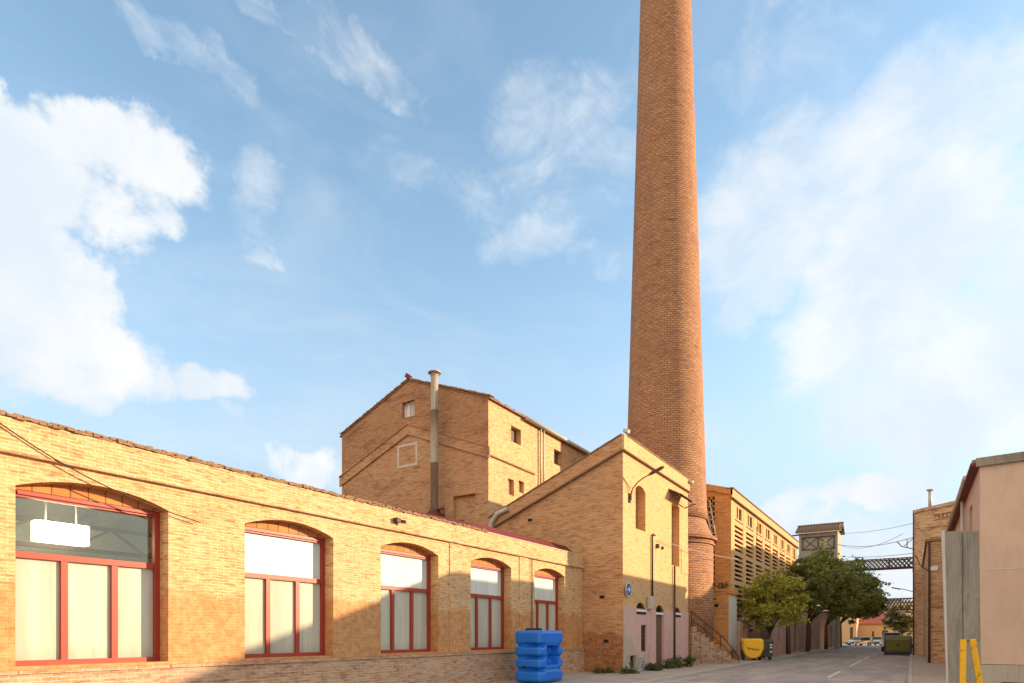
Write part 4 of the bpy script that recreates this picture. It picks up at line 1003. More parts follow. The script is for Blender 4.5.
def slab():
    root = thing('concrete_panel', (1.2, 22.1, 0), 'tall grey concrete panel with pale left edge standing before the cream wall', 'panel')
    t = 18.0; d = Vector((-SA, CA, 0)); r = Vector((CA, SA, 0))
    def Q(px, dt=0): return d*(t+dt)+r*((px-512)/F*(t+dt))
    zt2 = zt(531.5, t)
    # leans a little: foot is further right than head
    hl, hr, fl, fr = Q(942.5), Q(979.0), Q(948.0), Q(981.5); back = (d*t+r*((941-512)/F*t)).normalized()*.22
    mb = MB()
    lo = [fl, fr, fr+back, fl+back]; up = [hl, hr, hr+back, hl+back]; lo = [(p.x,p.y,0) for p in lo]; up = [(p.x,p.y,zt2) for p in up]
    mb.face(lo); mb.face(up)
    for j in range(4): mb.face([lo[j],lo[(j+1)%4],up[(j+1)%4],up[j]])
    mb.build('slab_face', M['concrete'], root, bevel=.02)
    h2, f2 = Q(941.0), Q(946.3)
    mb = MB(); lo = [f2-d*.02, fl-d*.02, fl+back*1.3, f2+back*1.3]; up = [h2-d*.02, Q(944.2)-d*.02, Q(944.2)+back*1.3, h2+back*1.3]; lo = [(p.x,p.y,0) for p in lo]; up = [(p.x,p.y,zt2+.03) for p in up]
    mb.face(lo); mb.face(up)
    for j in range(4): mb.face([lo[j],lo[(j+1)%4],up[(j+1)%4],up[j]])
    mb.build('edge_post', M['concreteL'], root)
    m1, m2 = Q(962.3,-.012), Q(963.0,-.012); n1, n2 = Q(963.0,-.012), Q(963.7,-.012)
    mb = MB(); mb.face([(n1.x,n1.y,.02),(n2.x,n2.y,.02),(m2.x,m2.y,zt2-.03),(m1.x,m1.y,zt2-.03)]); mb.build('joint', M['greyp'], root)
slab()
def guard():
    t = 16.2; d = Vector((-SA, CA, 0)); r = Vector((CA, SA, 0))
    root = thing('yellow_trestle', d*t+r*(.745*t), 'yellow A-shaped steel trestle leaning before the grey concrete panel', 'trestle')
    def Q(px, py, dt=0): T = t+dt; p = d*T+r*((px-512)/F*T); return Vector((p.x, p.y, EYE+T*(HOR-py)/F))
    for (a, b) in (((963.2,639.5),(962.6,697)), ((972.6,639),(982.2,697))):
        A_, B_ = Q(*a), Q(*b); B_.z = 0
        mb = MB(); mb.bar(A_, B_, .14, .10); mb.build('leg', M['yellowP'], root, bevel=.012)
    mb = MB(); mb.bar(Q(964,641,.13), Q(974,641,.13), .05, .03); mb.build('top_hinge', M['iron'], root)
guard()

def rightmill():
    root = thing('weathered_brick_mill', (6, 85, 0), 'tall weathered brick mill at the right of the street with corbelled gable', 'building')
    X0, Y0, Y1 = .32, 61, 121
    X0 = xY(914.3, Y0); ZE = zY(914, 511, Y0)
    top = lambda s: ZE+(s-X0)*.16 if s < X0+10 else ZE+1.6-(s-X0-10)*.16
    XR = X0+20
    def P(px, py): return xY(px, Y0), zY(px, py, Y0)
    mb = MB(); wall(mb, '-y', Y0, X0, XR, 0, top, [], extra=(X0+10,)); wall(mb, '-x', X0, Y0, Y1, 0, ZE); wall(mb, '+y', Y1, X0, XR, 0, top, [], extra=(X0+10,)); mb.face([(XR,Y0,0),(XR,Y1,0),(XR,Y1,ZE),(XR,Y0,ZE)])
    mb.build('wall', M['brickR'], root)
    mb = MB(); mb.face([(X0-.1,Y0-.1,ZE+.05),(X0+10,Y0-.1,ZE+1.7),(X0+10,Y1,ZE+1.7),(X0-.1,Y1,ZE+.05)]); mb.face([(XR,Y0-.1,ZE+.05),(X0+10,Y0-.1,ZE+1.7),(X0+10,Y1,ZE+1.7),(XR,Y1,ZE+.05)]); mb.build('roof', M['tile'], root)
    mb = MB(); mb.prism([(X0-.06,ZE-.2),(X0+10,ZE+1.4),(X0+10,ZE+1.64),(X0-.06,ZE+.04)], 'y', Y0-.14, Y0-.001); mb.prism([(X0+1.4,ZE-.52),(X0+10,ZE+.85),(X0+10,ZE+1.1),(X0+1.4,ZE-.27)], 'y', Y0-.2, Y0-.001); mb.build('gable_moulding', M['brickR'], root)
    mb = MB()
    for k in range(22): x = X0+1.5+k*.26; z = ZE-.85+.16*k*.26; mb.box((x,Y0-.16,z),(x+.13,Y0-.002,z+.28))
    mb.build('corbels', M['brickR'], root)
    for zo in (-1.45, -2.3): 
        mb = MB(); mb.box((X0+1.1,Y0-.1,ZE+zo),(X0+8,Y0-.002,ZE+zo+.14)); mb.build('string_course', M['brickR'], root)
    mb = MB(); mb.box((X0+3.1,Y0-.03,ZE-1.25),(X0+4.3,Y0,ZE-.7)); mb.build('grey_panel', M['greyb'], root)
    mb = MB(); mb.tube([(X0-.06,Y0-.06,0),(X0-.06,Y0-.06,ZE)], .05); mb.build('rain_pipe', M['redroof'], root)
    x = X0+1.1; mb = MB(); mb.tube([(x,Y0+1,ZE),(x,Y0+1,ZE+1.75)], .13, 10); mb.tube([(x,Y0+1,ZE+1.75),(x,Y0+1,ZE+1.85)], .26, 10); mb.build('roof_flue', M['metal'], root)
    for y in (64, 68, 72.5, 78, 84, 92, 100): 
        mb = MB(); mb.box((X0-.03,y,5.0),(X0-.004,y+1.1,7.4)); mb.build('window', M['dark'], root)
    # cable bracket
    mb = MB(); mb.tube([(X0,Y0-.1,ZE-3.2),(X0-.9,Y0-.3,ZE-2.9),(X0-1.2,Y0-.3,ZE-2.5)], .04, 6); mb.tube([(X0-.5,Y0-.2,ZE-3.05),(X0-.5,Y0-.2,ZE-2.3)], .035, 6); mb.tube([(X0,Y0-.1,ZE-2.2),(X0-.7,Y0-.3,ZE-2.9)], .03, 6); mb.build('cable_bracket', M['iron'], root)
    return X0, ZE
XM, ZM = rightmill()
def annex():
    Y0, Y1, H = 44.0, 60.8, 7.2; X0 = xY(927.5, Y0)
    root = thing('brick_annex', (X0+3, 52, 0), 'lower worn brick annex with a narrow dark street door behind the concrete panel', 'building')
    op = dict(r=(46.2, 47.6, .05, 4.4), d=.35); w2 = dict(r=(53, 54.6, 4.2, 6.2), d=.3)
    mb = MB(); wall(mb, '-x', X0, Y0, Y1, 0, H, [op, w2]); wall(mb, '-y', Y0, X0, X0+9, 0, H); mb.build('wall', M['brickR'], root)
    for o in (op, w2): mb = MB(); fill(mb, '-x', X0, o, .3); mb.build('door' if o is op else 'window', M['wood'], root)
    mb = MB(); mb.box((X0-.1,Y0-.1,H+.002),(X0+9,Y1,H+.14)); mb.build('roof', M['tile'], root)
    mb = MB()
    for z in (1.9, 3.3, 5.9): mb.box((X0-.03,Y0-.06,z),(X0+9,Y0-.002,z+.08))
    mb.build('string_course', M['brickR'], root)
    mb = MB(); mb.tube([(X0+.08,Y0-.1,0),(X0+.08,Y0-.1,H)], .06); mb.build('rain_pipe', M['iron'], root)
    x = xY(933.5, Y0); z = zY(933, 568.5, Y0); mb = MB(); mb.box((x-.22,Y0-.08,z-.13),(x+.22,Y0-.002,z+.13)); mb.build('wall_plate', M['whitep'], root, bevel=.01)
    mb = MB(); mb.tube([(X0+.1,Y0-.1,zY(924,572,Y0)),(X0-.35,Y0-.1,zY(920,566,Y0)),(X0-.6,Y0-.1,zY(916,555,Y0))], .025, 5); mb.build('cable_hook', M['iron'], root)
annex()
# lamp on the right mill
t_ = thing('bracket_street_lamp', (XM, 66, zY(900, 590, 66)), 'distant street lamp on a straight arm from the weathered mill wall', 'street lamp')
z = zY(905, 589, 66); mb = MB(); mb.tube([(XM,66,z-.3),(XM-1.0,66,z+.05)], .035, 6); mb.build('arm', M['iron'], t_)
mb = MB(); mb.box((XM-1.75,65.9,z+.03),(XM-1.0,66.1,z+.13), Matrix.Rotation(.25,3,'Y')); mb.build('lamp_head', M['iron'], t_, bevel=.02)
# overhead wires
def wire(a, b, sag, r, label, m='wiregrey'):
    a, b = Vector(a), Vector(b); pts = [a.lerp(b, k/20)-Vector((0,0,4*sag*(k/20)*(1-k/20))) for k in range(21)]
    mb = MB(); mb.tube(pts, r, 5); tag(mb.build('overhead_wire', M[m], origin=a), label, 'wire', 'wires strung across the street')
wire((-7.6,84.8,zY(842,533,84.8)), (XM,62,zY(914,523,62)), .25, .022, 'topmost overhead wire between the tower eaves and the weathered mill')
wire((-7.6,84.8,zY(842,544,84.8)), (XM,62,zY(914,537,62)), .5, .03, 'middle sagging overhead wire between tower and weathered mill')
wire((-7.6,84.9,zY(842,544,84.8)), (XM-.8,61,zY(911,533,61)), .8, .022, 'most slack overhead wire ending at the cable bracket')
wire((-7.6,85.0,zY(842,556,84.8)), (XM,63,zY(914,553,63)), .2, .025, 'lowest overhead wire just above the higher lattice footbridge')
y = yX(656, XB); wire((XB+.14,y,zX(656,540,XB)), (-9.7,42.5,zX(712,552,-10.2)), .12, .016, 'thin wire from the sunlit house wall past the chimney collar')

# ================================================================ far end of the street
def farhouse(x0, x1, y0, y1, h, rh, wm, rm, label, wins=(), name='distant_house'):
    root = thing(name, ((x0+x1)/2, (y0+y1)/2, -.12), label, 'house')
    ops = [dict(r=w, d=.25) for w in wins]
    mb = MB(); wall(mb, '-y', y0, x0, x1, -.2, h, ops); wall(mb, '+x', x1, y0, y1, -.2, h); wall(mb, '-x', x0, y0, y1, -.2, h); wall(mb, '+y', y1, x0, x1, -.2, h); mb.build('wall', wm, root)
    for o in ops:
        mb = MB(); fill(mb, '-y', y0, o, .2); mb.build('window' if o['r'][2] > .5 else 'door', M['wood'], root)
    ym = (y0+y1)/2
    mb = MB(); mb.prism([(y0-.4,h-.02),(y0-.4,h+.12),(ym,h+rh+.1),(y1+.4,h+.12),(y1+.4,h-.02),(ym,h+rh-.06)], 'x', x0-.3, x1+.3); mb.build('roof', rm, root)
    mb = MB(); mb.prism([(y0,h),(ym,h+rh-.1),(y1,h)], 'x', x0, x0+.2); mb.prism([(y0,h),(ym,h+rh-.1),(y1,h)], 'x', x1-.2, x1); mb.build('gable', wm, root)
    return root
Yh = 146
farhouse(xY(857,Yh), xY(893,Yh), Yh, Yh+16, zY(875,624,Yh), 3.2, M['orange'], M['redtile'], 'distant ochre house with red tiled roof closing the street', [(xY(872,Yh),xY(874,Yh),0,2.4),(xY(882,Yh),xY(888,Yh),.9,2.6)])
farhouse(xY(826,140), xY(856.5,140), 140, 156, zY(850,606,140), 1.5, M['orange'], M['tile'], 'distant taller ochre house half hidden behind the dark trees', [(xY(850,140),xY(853,140),.8,3.2)])
farhouse(xY(894,150), xY(925,150), 150, 160, zY(905,627,150), 1.6, M['cream'], M['redtile'], 'distant low cream house behind the olive tree')
farhouse(xY(886,215), xY(901,215), 215, 228, zY(893,600,215), .5, M['greyb'], M['greyb'], 'faraway grey block showing above the lower footbridge', name='distant_block')
farhouse(xY(899,232), xY(918,232), 232, 245, zY(905,602,232), .5, M['cream'], M['redtile'], 'faraway pale block beside the grey one above the footbridge', name='distant_block')

# ================================================================ vehicles
def car(loc, yaw, paint, label, van=False, group='cars parked at the street end'):
    t = thing('parked_van' if van else 'parked_car', loc, label, 'van' if van else 'car', None if van else group)
    Lc, Wc, Hc = (5.0, 1.95, 2.05) if van else (4.2, 1.75, 1.48)
    hw = Wc/2
    if van: P_ = [(-2.5,.35),(-2.5,1.95),(-2.35,2.05),(.9,2.05),(1.75,1.2),(2.4,.95),(2.5,.35)]; sill = 1.15
    else: P_ = [(-2.1,.3),(-2.1,.9),(-1.75,1.38),(-1.2,1.48),(.2,1.45),(1.0,.98),(2.0,.78),(2.1,.3)]; sill = .9
    rot = Matrix.Rotation(yaw, 3, 'Z'); Lo = Vector(loc)
    def addsec(mb, prof):
        # stations across the width: the roof narrows
        n = len(prof); i0 = len(mb.v)
        for w in (-1, -.86, .86, 1):
            for (x, z) in prof:
                k = 1.0 if z <= sill+.01 else 1-.16*(z-sill)/.6
                zz = z if abs(w) < .9 else z-.04*(z > sill)
                mb.v.append(tuple(Lo+rot @ Vector((x*(.985 if abs(w) > .9 else 1), w*hw*k, zz))))
        for s in range(3):
            for j in range(n):
                a = i0+s*n+j; b = i0+s*n+(j+1)%n; mb.f.append((a,b,b+n,a+n)); mb.sm.append(False)
        mb.f.append(tuple(i0+j for j in range(n))); mb.f.append(tuple(i0+3*n+j for j in reversed(range(n)))); mb.sm += [False, False]
    mb = MB(); addsec(mb, P_); mb.build('body', paint, t, bevel=.05)
    def quad(mb, pts): mb.face([tuple(Lo+rot @ Vector(p)) for p in pts])
    if van:
        F_ = [[(1.72,-.78,1.28),(1.72,.78,1.28),(1.02,.70,1.98),(1.02,-.70,1.98)]]; Bk = [[(-2.52,-.7,1.2),(-2.52,.7,1.2),(-2.52,.66,1.8),(-2.52,-.66,1.8)]]
    else:
        F_ = [[(.98,-.72,1.03),(.98,.72,1.03),(.27,.6,1.42),(.27,-.6,1.42)]]; Bk = [[(-2.1,-.68,.95),(-2.1,.68,.95),(-1.79,.6,1.35),(-1.79,-.6,1.35)]]
    off = .025
    mb = MB(); quad(mb, [(p[0]+off,p[1],p[2]+off) for p in F_[0]]); mb.build('windscreen', M['dglass'], t)
    mb = MB(); quad(mb, [(p[0]-off,p[1],p[2]+off) for p in Bk[0]]); mb.build('rear_window', M['dglass'], t)
    for s in (-1, 1):
        mb = MB(); a = hw*1.005
        if van: quad(mb, [(.2,s*(a),1.2),(1.6,s*a,1.2),(.95,s*a*.86,1.85),(.2,s*a*.86,1.85)])
        else: quad(mb, [(-1.5,s*a,.95),(.85,s*a,.98),(.2,s*a*.88,1.36),(-1.3,s*a*.88,1.36)])
        mb.build('side_window', M['dglass'], t)
        mb = MB(); c = [Lo+rot @ Vector((P_[-1][0]-.06, s*hw*.72, .68)), Lo+rot @ Vector((P_[-1][0]+.03, s*hw*.72, .68))]; mb.tube(c, .12, 12); mb.build('headlight', M['whitep'], t)
        mb = MB(); c0 = Lo+rot @ Vector((P_[0][0]-.02, s*hw*.82, .8)); mb.box(c0-Vector((.05,.08,.1)), c0+Vector((.05,.08,.1)), rot); mb.build('tail_light', M['lampred'], t)
        for x in (-1.3, 1.3):
            mb = MB(); mb.tube([Lo+rot @ Vector((x,s*(hw-.2),.31)), Lo+rot @ Vector((x,s*(hw+.01),.31))], .31, 20); w = mb.build('wheel', M['black'], t)
            mb = MB(); mb.tube([Lo+rot @ Vector((x,s*(hw+.01),.31)), Lo+rot @ Vector((x,s*(hw+.02),.31))], .19, 16); mb.build('rim', M['metal'], w)
    mb = MB(); c0 = Lo+rot @ Vector((P_[-1][0], 0, .45)); mb.box(c0-Vector((.06,hw*.95,.12)), c0+Vector((.06,hw*.95,.12)), rot); mb.build('bumper', M['black'], t)
    mb = MB(); c0 = Lo+rot @ Vector((P_[-1][0]+.07, 0, .5)); mb.box(c0-Vector((.01,.26,.055)), c0+Vector((.01,.26,.055)), rot); mb.build('number_plate', M['whitep'], t)
    return t
car((xY(878,121),121,-.12), R(-90-14), M['carwhite'], 'white hatchback facing up the street beneath the lower footbridge')
car((xY(859,117),117,-.12), R(-90-38), M['cargold'], 'silver-gold car parked askew at the far end of the left wall')
car((xY(906,95),95,-.12), R(-90), M['carwhite'], 'white car parked at the right kerb beyond the white van', group=None)
car((xY(892.5,78),78,-.12), R(-90), M['carwhite'], 'white van parked behind the olive waste container', van=True)

# ================================================================ containers
def olive():
    t = 57.0; X = xY(897.8, 63.5); Y = 63.3
    root = thing('waste_container', (X, Y, -.12), 'large olive-green waste container with dark sides at the right of the road', 'container')
    z0 = -.12; w = 1.02; mb = MB()
    mb.prism([(Y,z0+.28),(Y-.08,z0+1.25),(Y+.25,z0+1.62),(Y+1.1,z0+1.66),(Y+1.35,z0+1.2),(Y+1.3,z0+.28)], 'x', X-w+.12, X+w-.12); mb.build('body', M['olive'], root, bevel=.04)
    for s in (-1, 1):
        mb = MB(); mb.prism([(Y-.06,z0+.0),(Y-.14,z0+1.3),(Y+.2,z0+1.6),(Y+1.1,z0+1.66),(Y+1.38,z0+1.2),(Y+1.32,z0)], 'x', X+s*(w-.118), X+s*(w+.02)); mb.build('side_frame', M['greyp'], root, bevel=.03)
    mb = MB(); mb.box((X-w+.12,Y-.05,z0+.04),(X+w-.12,Y+.1,z0+.27)); mb.build('pedal', M['black'], root)
    mb = MB(); mb.box((X-w+.3,Y-.10,z0+.42),(X+w-.3,Y-.03,z0+.46)); mb.build('rib', M['olive'], root)
    mb = MB(); mb.prism([(X-.08,z0+.82),(X+.1,z0+.78),(X+.08,z0+.98),(X-.02,z0+1.04)], 'y', Y-.085, Y-.05); mb.build('sticker', M['black'], root)
    mb = MB(); mb.prism([(Y-.12,z0+1.30),(Y+.24,z0+1.67),(Y+1.12,z0+1.72),(Y+1.12,z0+1.69),(Y+.25,z0+1.64),(Y-.09,z0+1.28)], 'x', X-w+.1, X+w-.1); mb.build('lid', M['olive'], root)
olive()
def wheelie(X, Y, yaw, lidm, bodym, label, openlid, group=None):
    root = thing('wheeled_bin', (X, Y, 0), label, 'bin', group)
    rot = Matrix.Rotation(yaw, 3, 'Z'); C0 = Vector((X,Y,0)); T = lambda p: tuple(C0+rot @ Vector(p))
    def lbox(mb, prof, x0, x1):   # prof in (y,z)
        n = len(prof); i = len(mb.v)
        for x in (x0, x1): mb.v += [T((x, p[0], p[1])) for p in prof]
        mb.f.append(tuple(i+k for k in range(n))); mb.f.append(tuple(i+n+k for k in reversed(range(n)))); mb.sm += [False, False]
        for k in range(n): mb.f.append((i+k,i+n+k,i+n+(k+1)%n,i+(k+1)%n)); mb.sm.append(False)
    mb = MB(); lbox(mb, [(-.38,.22),(-.5,1.15),(.5,1.15),(.38,.22)], -.62, .62); mb.build('body', bodym, root, bevel=.04)
    mb = MB()
    for x in (-.55,.55): lbox(mb, [(-.52,1.08),(-.56,1.18),(.56,1.18),(.52,1.08)], x-.1, x+.1)
    mb.build('rim_handle', bodym, root)
    for x in (-.5,.5):
        for y in (-.3,.3):
            mb = MB(); mb.tube([T((x-.04,y,.1)), T((x+.04,y,.1))], .1, 14); mb.build('wheel', M['black'], root)
    mb = MB(); n = 12; i0 = len(mb.v)
    if not openlid:
        prof = [(-.54+1.08*k/n, 1.17+.20*math.sin(math.pi*k/n)) for k in range(n+1)] + [(.54,1.165),(-.54,1.165)]
        lbox(mb, prof, -.66, .66); mb.build('lid', lidm, root)
    else:   # lid flipped over, hanging down the front as a rounded shield
        m = 28; out = []
        for k in range(m):
            a = 2*math.pi*k/m; cx_, sx_ = math.cos(a), math.sin(a); ex = .5
            x = .68*math.copysign(abs(cx_)**(.5 if sx_ > 0 else .8), cx_); z = .95+(.47 if sx_ > 0 else .84)*math.copysign(abs(sx_)**(.5 if sx_ > 0 else .9), sx_); out.append((x*(1 if z > .6 else .93), z))
        f1 = [T((p[0],-.60,p[1])) for p in out]; f2 = [T((p[0]*.86,-.74,.72+(p[1]-.72)*.86)) for p in out]
        mb.face(f2)
        for k in range(m): j = (k+1)%m; mb.face([f1[k], f1[j], f2[j], f2[k]])
        mb.face(f1)
        ld = mb.build('lid', lidm, root)
        mb = MB(); rnd = random.Random(12)
        mb.tube([T((-.38+k*.075, -.745, .80+.07*math.sin(k*2.1)-(.012*k))) for k in range(11)], .026, 5)
        mb.build('faded_scrawl', M['black'], ld)
        mb = MB(); lbox(mb, [(-.62,1.12),(-.7,1.30),(.1,1.42),(.52,1.2)], -.64, .64); mb.build('rim', lidm, root)
    mb = MB()
    for z in (.95, .78, .5): lbox(mb, [(-.47,z),(-.51,z+.11),(-.515,z+.11),(-.49,z)], .42, .56)
    mb.build('sticker', M['whitep'], root)
Yb = 41.6
wheelie(xY(749,Yb), Yb+.7, R(20), M['yellow'], M['greyp'], 'wheeled bin with a rounded bright yellow lid hanging down its front', True)
wheelie(xY(760.5,Yb+1.2), Yb+1.6, R(20), M['greyp'], M['greyp'], 'dark grey wheeled bin with curved lid tucked behind the yellow one', False)

# ================================================================ blue tank
def tank():
    x0, x1, y0, y1 = -11.52, -10.42, 17.75, 19.4; H = 1.78; z0 = .03
    root = thing('plastic_water_tank', ((x0+x1)/2,(y0+y1)/2,0), 'bright blue ribbed plastic water tank with a square recess beside the brick wall', 'tank')
    cx, cy, hx, hy = (x0+x1)/2, (y0+y1)/2, (x1-x0)/2, (y1-y0)/2
    nu, nv = 168, 90; mb = MB(); grid = []
    per = []
    rc = .17      # rounded-rectangle perimeter
    def perim(f):
        pts = [(hx-rc,-hy,0,-1),(hx-rc,-hy+rc,1,1)]
        segs = [('l',(-hx+rc,-hy),(hx-rc,-hy),(0,-1)),('a',(hx-rc,-hy+rc),-90),('l',(hx,-hy+rc),(hx,hy-rc),(1,0)),('a',(hx-rc,hy-rc),0),('l',(hx-rc,hy),(-hx+rc,hy),(0,1)),('a',(-hx+rc,hy-rc),90),('l',(-hx,hy-rc),(-hx,-hy+rc),(-1,0)),('a',(-hx+rc,-hy+rc),180)]
        Ls = [math.dist(s[1],s[2]) if s[0]=='l' else rc*math.pi/2 for s in segs]; tt = f*sum(Ls)
        for s, l in zip(segs, Ls):
            if tt <= l+1e-9:
                k = tt/l
                if s[0]=='l': return (s[1][0]+(s[2][0]-s[1][0])*k, s[1][1]+(s[2][1]-s[1][1])*k, *s[3])
                a = R(s[2]+90*k); return (s[1][0]+rc*math.cos(a), s[1][1]+rc*math.sin(a), math.cos(a), math.sin(a))
            tt -= l
        return perim(0)
    grooves = (.44, .86, 1.27)
    sm = lambda a, b, x: max(0, min(1, (x-a)/(b-a)))**2*(3-2*max(0, min(1, (x-a)/(b-a))))
    for j in range(nv+1):
        z = H*j/nv; row = []
        for i in range(nu):
            px_, py_, nx, ny = perim(i/nu)
            ins = 0
            e = .13   # rounded top and bottom
            if z < e: ins += e-math.sqrt(max(0, e*e-(e-z)**2))
            if z > H-e: ins += e-math.sqrt(max(0, e*e-(z-(H-e))**2))
            sfront = px_ if abs(ny) > .7 else py_
            for g in grooves:
                w = .062; d = math.exp(-((z-g)/w)**2)
                if ny < -.7: amp = .11+.10*sm(-.25,.05,px_)*(1-sm(.33,.42,px_))
                elif nx > .7: amp = (.10+.08*sm(.25,.6,abs(py_+.0))) if not (-.50 < py_ < .45) else .035
                else: amp = .11
                ins += amp*d
            if nx > .7:    # square recess in the long street side
                f = sm(-.40,-.33,py_)*(1-sm(.50,.58,py_))*sm(.56,.64,z)*(1-sm(1.22,1.27,z)); ins += .42*f
            row.append(mb.vert((cx+px_-nx*ins, cy+py_-ny*ins, z0+z)))
        grid.append(row)
    for j in range(nv):
        for i in range(nu): mb.f.append((grid[j][i],grid[j][(i+1)%nu],grid[j+1][(i+1)%nu],grid[j+1][i])); mb.sm.append(True)
    mb.f.append(tuple(grid[-1])); mb.sm.append(False); mb.f.append(tuple(reversed(grid[0]))); mb.sm.append(False)
    mb.build('body', M['blue'], root)
    mb = MB(); mb.lathe((cx-.15,cy-.15), [(.29,z0+H-.01),(.29,z0+H+.05),(.26,z0+H+.08),(.1,z0+H+.085)], 28); mb.build('lid', M['black'], root)
    mb = MB(); mb.tube([(cx+.2,cy-.3,z0+H-.02),(cx+.2,cy-.3,z0+H+.08)], .07, 14); mb.build('cap', M['black'], root)
    mb = MB(); mb.tube([(cx-hx+.42,y0+.1,z0+.52),(cx-hx+.42,y0-.03,z0+.52)], .05, 12); mb.build('outlet', M['black'], root)
tank()

# ================================================================ weeds at the wall foot
def weeds(px, w, h, label, X=XB+.35, n=900, sz=.13, seed=3, z=0.0, Y=None):
    y = Y if Y is not None else yX(px, X); o = None
    rnd = random.Random(seed); blobs = [(X+rnd.uniform(-.15,.25), y+(k/4-.5)*w, z+h*rnd.uniform(.25,.5), h*rnd.uniform(.5,.75)) for k in range(5)]
    e = thing('weed_clump', (X, y, z), label, 'weeds', 'weeds at the wall foot'); leaf_mesh('leaves', blobs, n, sz, M['leafD'], e, seed)
    mb = MB()
    for k in range(10): mb.tube([(X+rnd.uniform(-.1,.2), y+rnd.uniform(-.5,.5)*w, z), (X+rnd.uniform(-.1,.3), y+rnd.uniform(-.5,.5)*w, z+h*rnd.uniform(.5,1))], .008, 4)
    mb.build('stems', M['leafD'], e)
weeds(679, 1.9, .5, 'large weed clump at the foot of the rain pipe right of the door', n=2600, seed=3, X=XB+.55)
weeds(630, 1.0, .26, 'small weeds under the meter recess at the pink corner', n=700, seed=4)
weeds(652, .6, .28, 'small tuft of weeds left of the dark house door', n=400, seed=5)
weeds(668, .5, .26, 'small tuft of weeds between the dark door and the rain pipe', n=400, seed=6)
weeds(725, 1.3, .6, 'yellow weeds growing on the cap of the orange brick buttress', X=-10.6, Y=42.6, z=4.72, n=1000, seed=7)
weeds(612, 1.2, .2, 'low weeds at the foot of the rough brick gable', X=-11.2, Y=24.6, n=500, seed=8, sz=.1)

# ================================================================ light, sky, camera
SUN_AZ = math.atan2(.775, .632)             # from +Y towards +X
SUN_EL = math.atan(.228)
sd = Vector((.775*math.cos(SUN_EL), .632*math.cos(SUN_EL), math.sin(SUN_EL))).normalized()
sun = bpy.data.lights.new('sun', 'SUN'); sun.energy = 3.8; sun.angle = R(.5); sun.color = (1, .725, .465)
so = bpy.data.objects.new('sun', sun); COL.objects.link(so); so.rotation_euler = sd.to_track_quat('Z', 'Y').to_euler(); so.location = sd*80

W = bpy.data.worlds.new('World'); SC.world = W; W.use_nodes = True; nt = W.node_tree; nt.nodes.clear()
STR = .15
out = nt.nodes.new('ShaderNodeOutputWorld'); bg = nt.nodes.new('ShaderNodeBackground'); bg.inputs[1].default_value = STR; L(nt, bg.outputs[0], out.inputs[0])
sky = nt.nodes.new('ShaderNodeTexSky'); sky.sky_type = 'NISHITA'; sky.sun_disc = False; sky.sun_elevation = SUN_EL; sky.sun_rotation = SUN_AZ
sky.air_density = 1.0; sky.dust_density = .6; sky.ozone_density = 1.6; sky.altitude = 0
tc = nt.nodes.new('ShaderNodeTexCoord'); D_ = tc.outputs['Generated']
sp = N(nt, 'ShaderNodeSeparateXYZ'); L(nt, D_, sp.inputs[0]); dx, dy, dz = sp.outputs
az = mathn(nt, 'ARCTAN2', dx, dy); el = mathn(nt, 'ARCSINE', dz)
# wispy distortion of the cloud outlines
wn = N(nt, 'ShaderNodeTexNoise'); wn.inputs['Scale'].default_value = 5.0; wn.inputs['Detail'].default_value = 7; wn.inputs['Roughness'].default_value = .6; L(nt, D_, wn.inputs['Vector'])
ws = N(nt, 'ShaderNodeSeparateColor'); L(nt, wn.outputs['Color'], ws.inputs[0])
azd = mathn(nt, 'ADD', az, mathn(nt, 'MULTIPLY', mathn(nt, 'SUBTRACT', ws.outputs[0], .5), .22))
eld = mathn(nt, 'ADD', el, mathn(nt, 'MULTIPLY', mathn(nt, 'SUBTRACT', ws.outputs[1], .5), .17))
def direction(px, py):
    d = Vector((-SA, CA, 0)) + Vector((CA, SA, 0))*((px-512)/F) + Vector((0,0,1))*((HOR-py)/F); d.normalize()
    return math.atan2(d.x, d.y), math.asin(d.z)
def blob(px, py, rx, ry, ang, gain):
    a, e = direction(px, py)
    a2, _ = direction(px+rx, py); a3, e3 = direction(px, py-ry)
    sx = abs(a2-a); sy = abs(e3-e)
    u = mathn(nt, 'SUBTRACT', azd, a); v = mathn(nt, 'SUBTRACT', eld, e); c, s = math.cos(R(ang)), math.sin(R(ang))
    u2 = mathn(nt, 'DIVIDE', mathn(nt, 'ADD', mathn(nt, 'MULTIPLY', u, c), mathn(nt, 'MULTIPLY', v, s)), sx)
    v2 = mathn(nt, 'DIVIDE', mathn(nt, 'SUBTRACT', mathn(nt, 'MULTIPLY', v, c), mathn(nt, 'MULTIPLY', u, s)), sy)
    q = mathn(nt, 'ADD', mathn(nt, 'MULTIPLY', u2, u2), mathn(nt, 'MULTIPLY', v2, v2))
    f = mathn(nt, 'SUBTRACT', 1.0, ramp(nt, q, 0.15, 1.9))
    return mathn(nt, 'MULTIPLY', f, gain)
def union(bl):
    r = None
    for b in bl:
        f = blob(*b); r = f if r is None else mathn(nt, 'MAXIMUM', r, f)
    return r
heavy = union([(40,190,120,75,0,1.25),(120,150,75,45,0,1.1),(150,205,45,30,0,.85),(20,290,95,90,0,1.2),(60,360,110,45,0,1.0),(140,378,90,24,-8,.85),
               (-120,250,170,170,0,1.1),(870,498,110,18,5,.95),(800,520,60,20,0,.7),(312,468,50,30,0,.85),(922,448,24,9,0,.75),(-20,90,30,25,0,.8)])
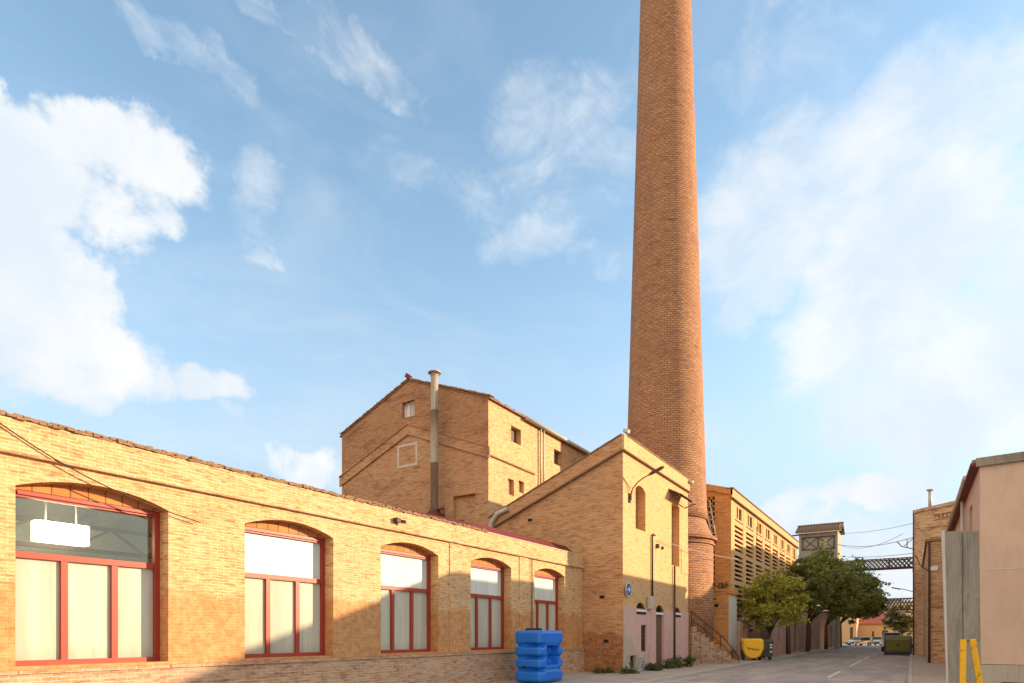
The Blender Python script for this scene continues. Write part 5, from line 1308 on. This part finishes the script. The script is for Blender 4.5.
wisp = union([(190,62,62,24,-18,1.0),(240,90,34,20,-30,.8),(365,55,62,42,-25,1.0),(390,90,30,30,-40,.9),(300,15,70,18,0,.8),(255,205,32,62,0,.8),(262,244,34,12,0,1.1),(560,120,75,55,15,.8),
              (590,180,60,50,20,.8),(540,235,75,34,12,.85),(430,185,120,34,-10,.38),(500,200,50,60,0,.5),(215,430,34,9,-20,.7),(180,258,40,10,0,.6),(600,262,40,22,0,.7)])
veil = union([(900,285,180,105,30,1.2),(770,215,110,110,30,.85),(850,170,130,90,15,.85),(960,400,150,80,15,1.2),(860,360,80,40,25,.9),(960,110,190,70,-6,.75),(780,60,110,60,0,.35),(1150,300,180,260,0,1.1),(890,400,80,30,10,.9),
              (745,300,50,40,20,.8),(900,565,230,45,0,1.0)])
fine = nz(nt, D_, 11, 12, .62, .4)
mp = N(nt, 'ShaderNodeMapping'); mp.inputs['Rotation'].default_value = (.3,.5,.7); mp.inputs['Scale'].default_value = (2.2,1,4.2); L(nt, D_, mp.inputs[0])
streak = nz(nt, mp.outputs[0], 4.5, 12, .64, .9)
fine2 = nz(nt, D_, 5.5, 14, .66, .25)
feath2 = mathn(nt, 'MULTIPLY', mathn(nt, 'ADD', fine2, streak), .5)
feath = mathn(nt, 'MULTIPLY', mathn(nt, 'ADD', fine, streak), .5)
def soft(mask, n, k, lo, hi): return ramp(nt, mathn(nt, 'ADD', mask, mathn(nt, 'MULTIPLY', mathn(nt, 'SUBTRACT', n, .5), k)), lo, hi)
ch = soft(heavy, fine, 2.1, .30, 1.0)
cw = mathn(nt, 'MULTIPLY', soft(wisp, feath, 3.8, .20, 1.9), .9)
cv = mathn(nt, 'MULTIPLY', soft(veil, feath2, 1.9, .12, 1.2), .88)
haze = mathn(nt, 'MULTIPLY', mathn(nt, 'SUBTRACT', 1.0, ramp(nt, el, .02, .62)), .93)
gen = mathn(nt, 'MULTIPLY', ramp(nt, nz(nt, mp.outputs[0], 2.0, 8, .6, .5), .42, .8), .28)
tot = mathn(nt, 'MAXIMUM', mathn(nt, 'MAXIMUM', ch, cw), mathn(nt, 'MAXIMUM', cv, gen))
k = 1/STR
shade = ramp(nt, nz(nt, D_, 6, 8, .6, .3), .35, .7)
ccol = mix(nt, shade, (.36*k, .40*k, .44*k), (.46*k, .46*k, .46*k))
skyc = sky.outputs[0]
skyg = mix(nt, 1.0, skyc, (1.24, 1.25, 1.13), 'MULTIPLY')
base = mix(nt, haze, skyg, (.25*k, .30*k, .37*k))
fin = mix(nt, tot, base, ccol)
# unseen warm cloud bank, added behind the camera to brighten the shaded walls
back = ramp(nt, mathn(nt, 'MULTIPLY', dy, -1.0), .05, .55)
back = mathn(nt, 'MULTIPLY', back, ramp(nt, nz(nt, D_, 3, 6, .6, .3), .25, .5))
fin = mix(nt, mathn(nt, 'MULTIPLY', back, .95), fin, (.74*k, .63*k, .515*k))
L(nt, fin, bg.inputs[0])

cam = bpy.data.cameras.new('camera'); co = bpy.data.objects.new('camera', cam); COL.objects.link(co); SC.camera = co
co.location = (0,0,EYE); co.rotation_euler = (R(90), 0, A0); cam.sensor_width = 36; cam.lens = 36*F/1024; cam.shift_y = (HOR-341.5)/1024
cam.clip_start = .1; cam.clip_end = 3000
vs = SC.view_settings; vs.view_transform = 'Standard'; vs.look = 'None'; vs.exposure = 1.15; vs.gamma = 1; vs.use_curve_mapping = False
SC.cycles.use_denoising = True
SC.cycles.max_bounces = 8; SC.cycles.diffuse_bounces = 4; SC.cycles.transparent_max_bounces = 8
for o in bpy.data.objects:
    if '_w' in o.keys(): del o['_w']
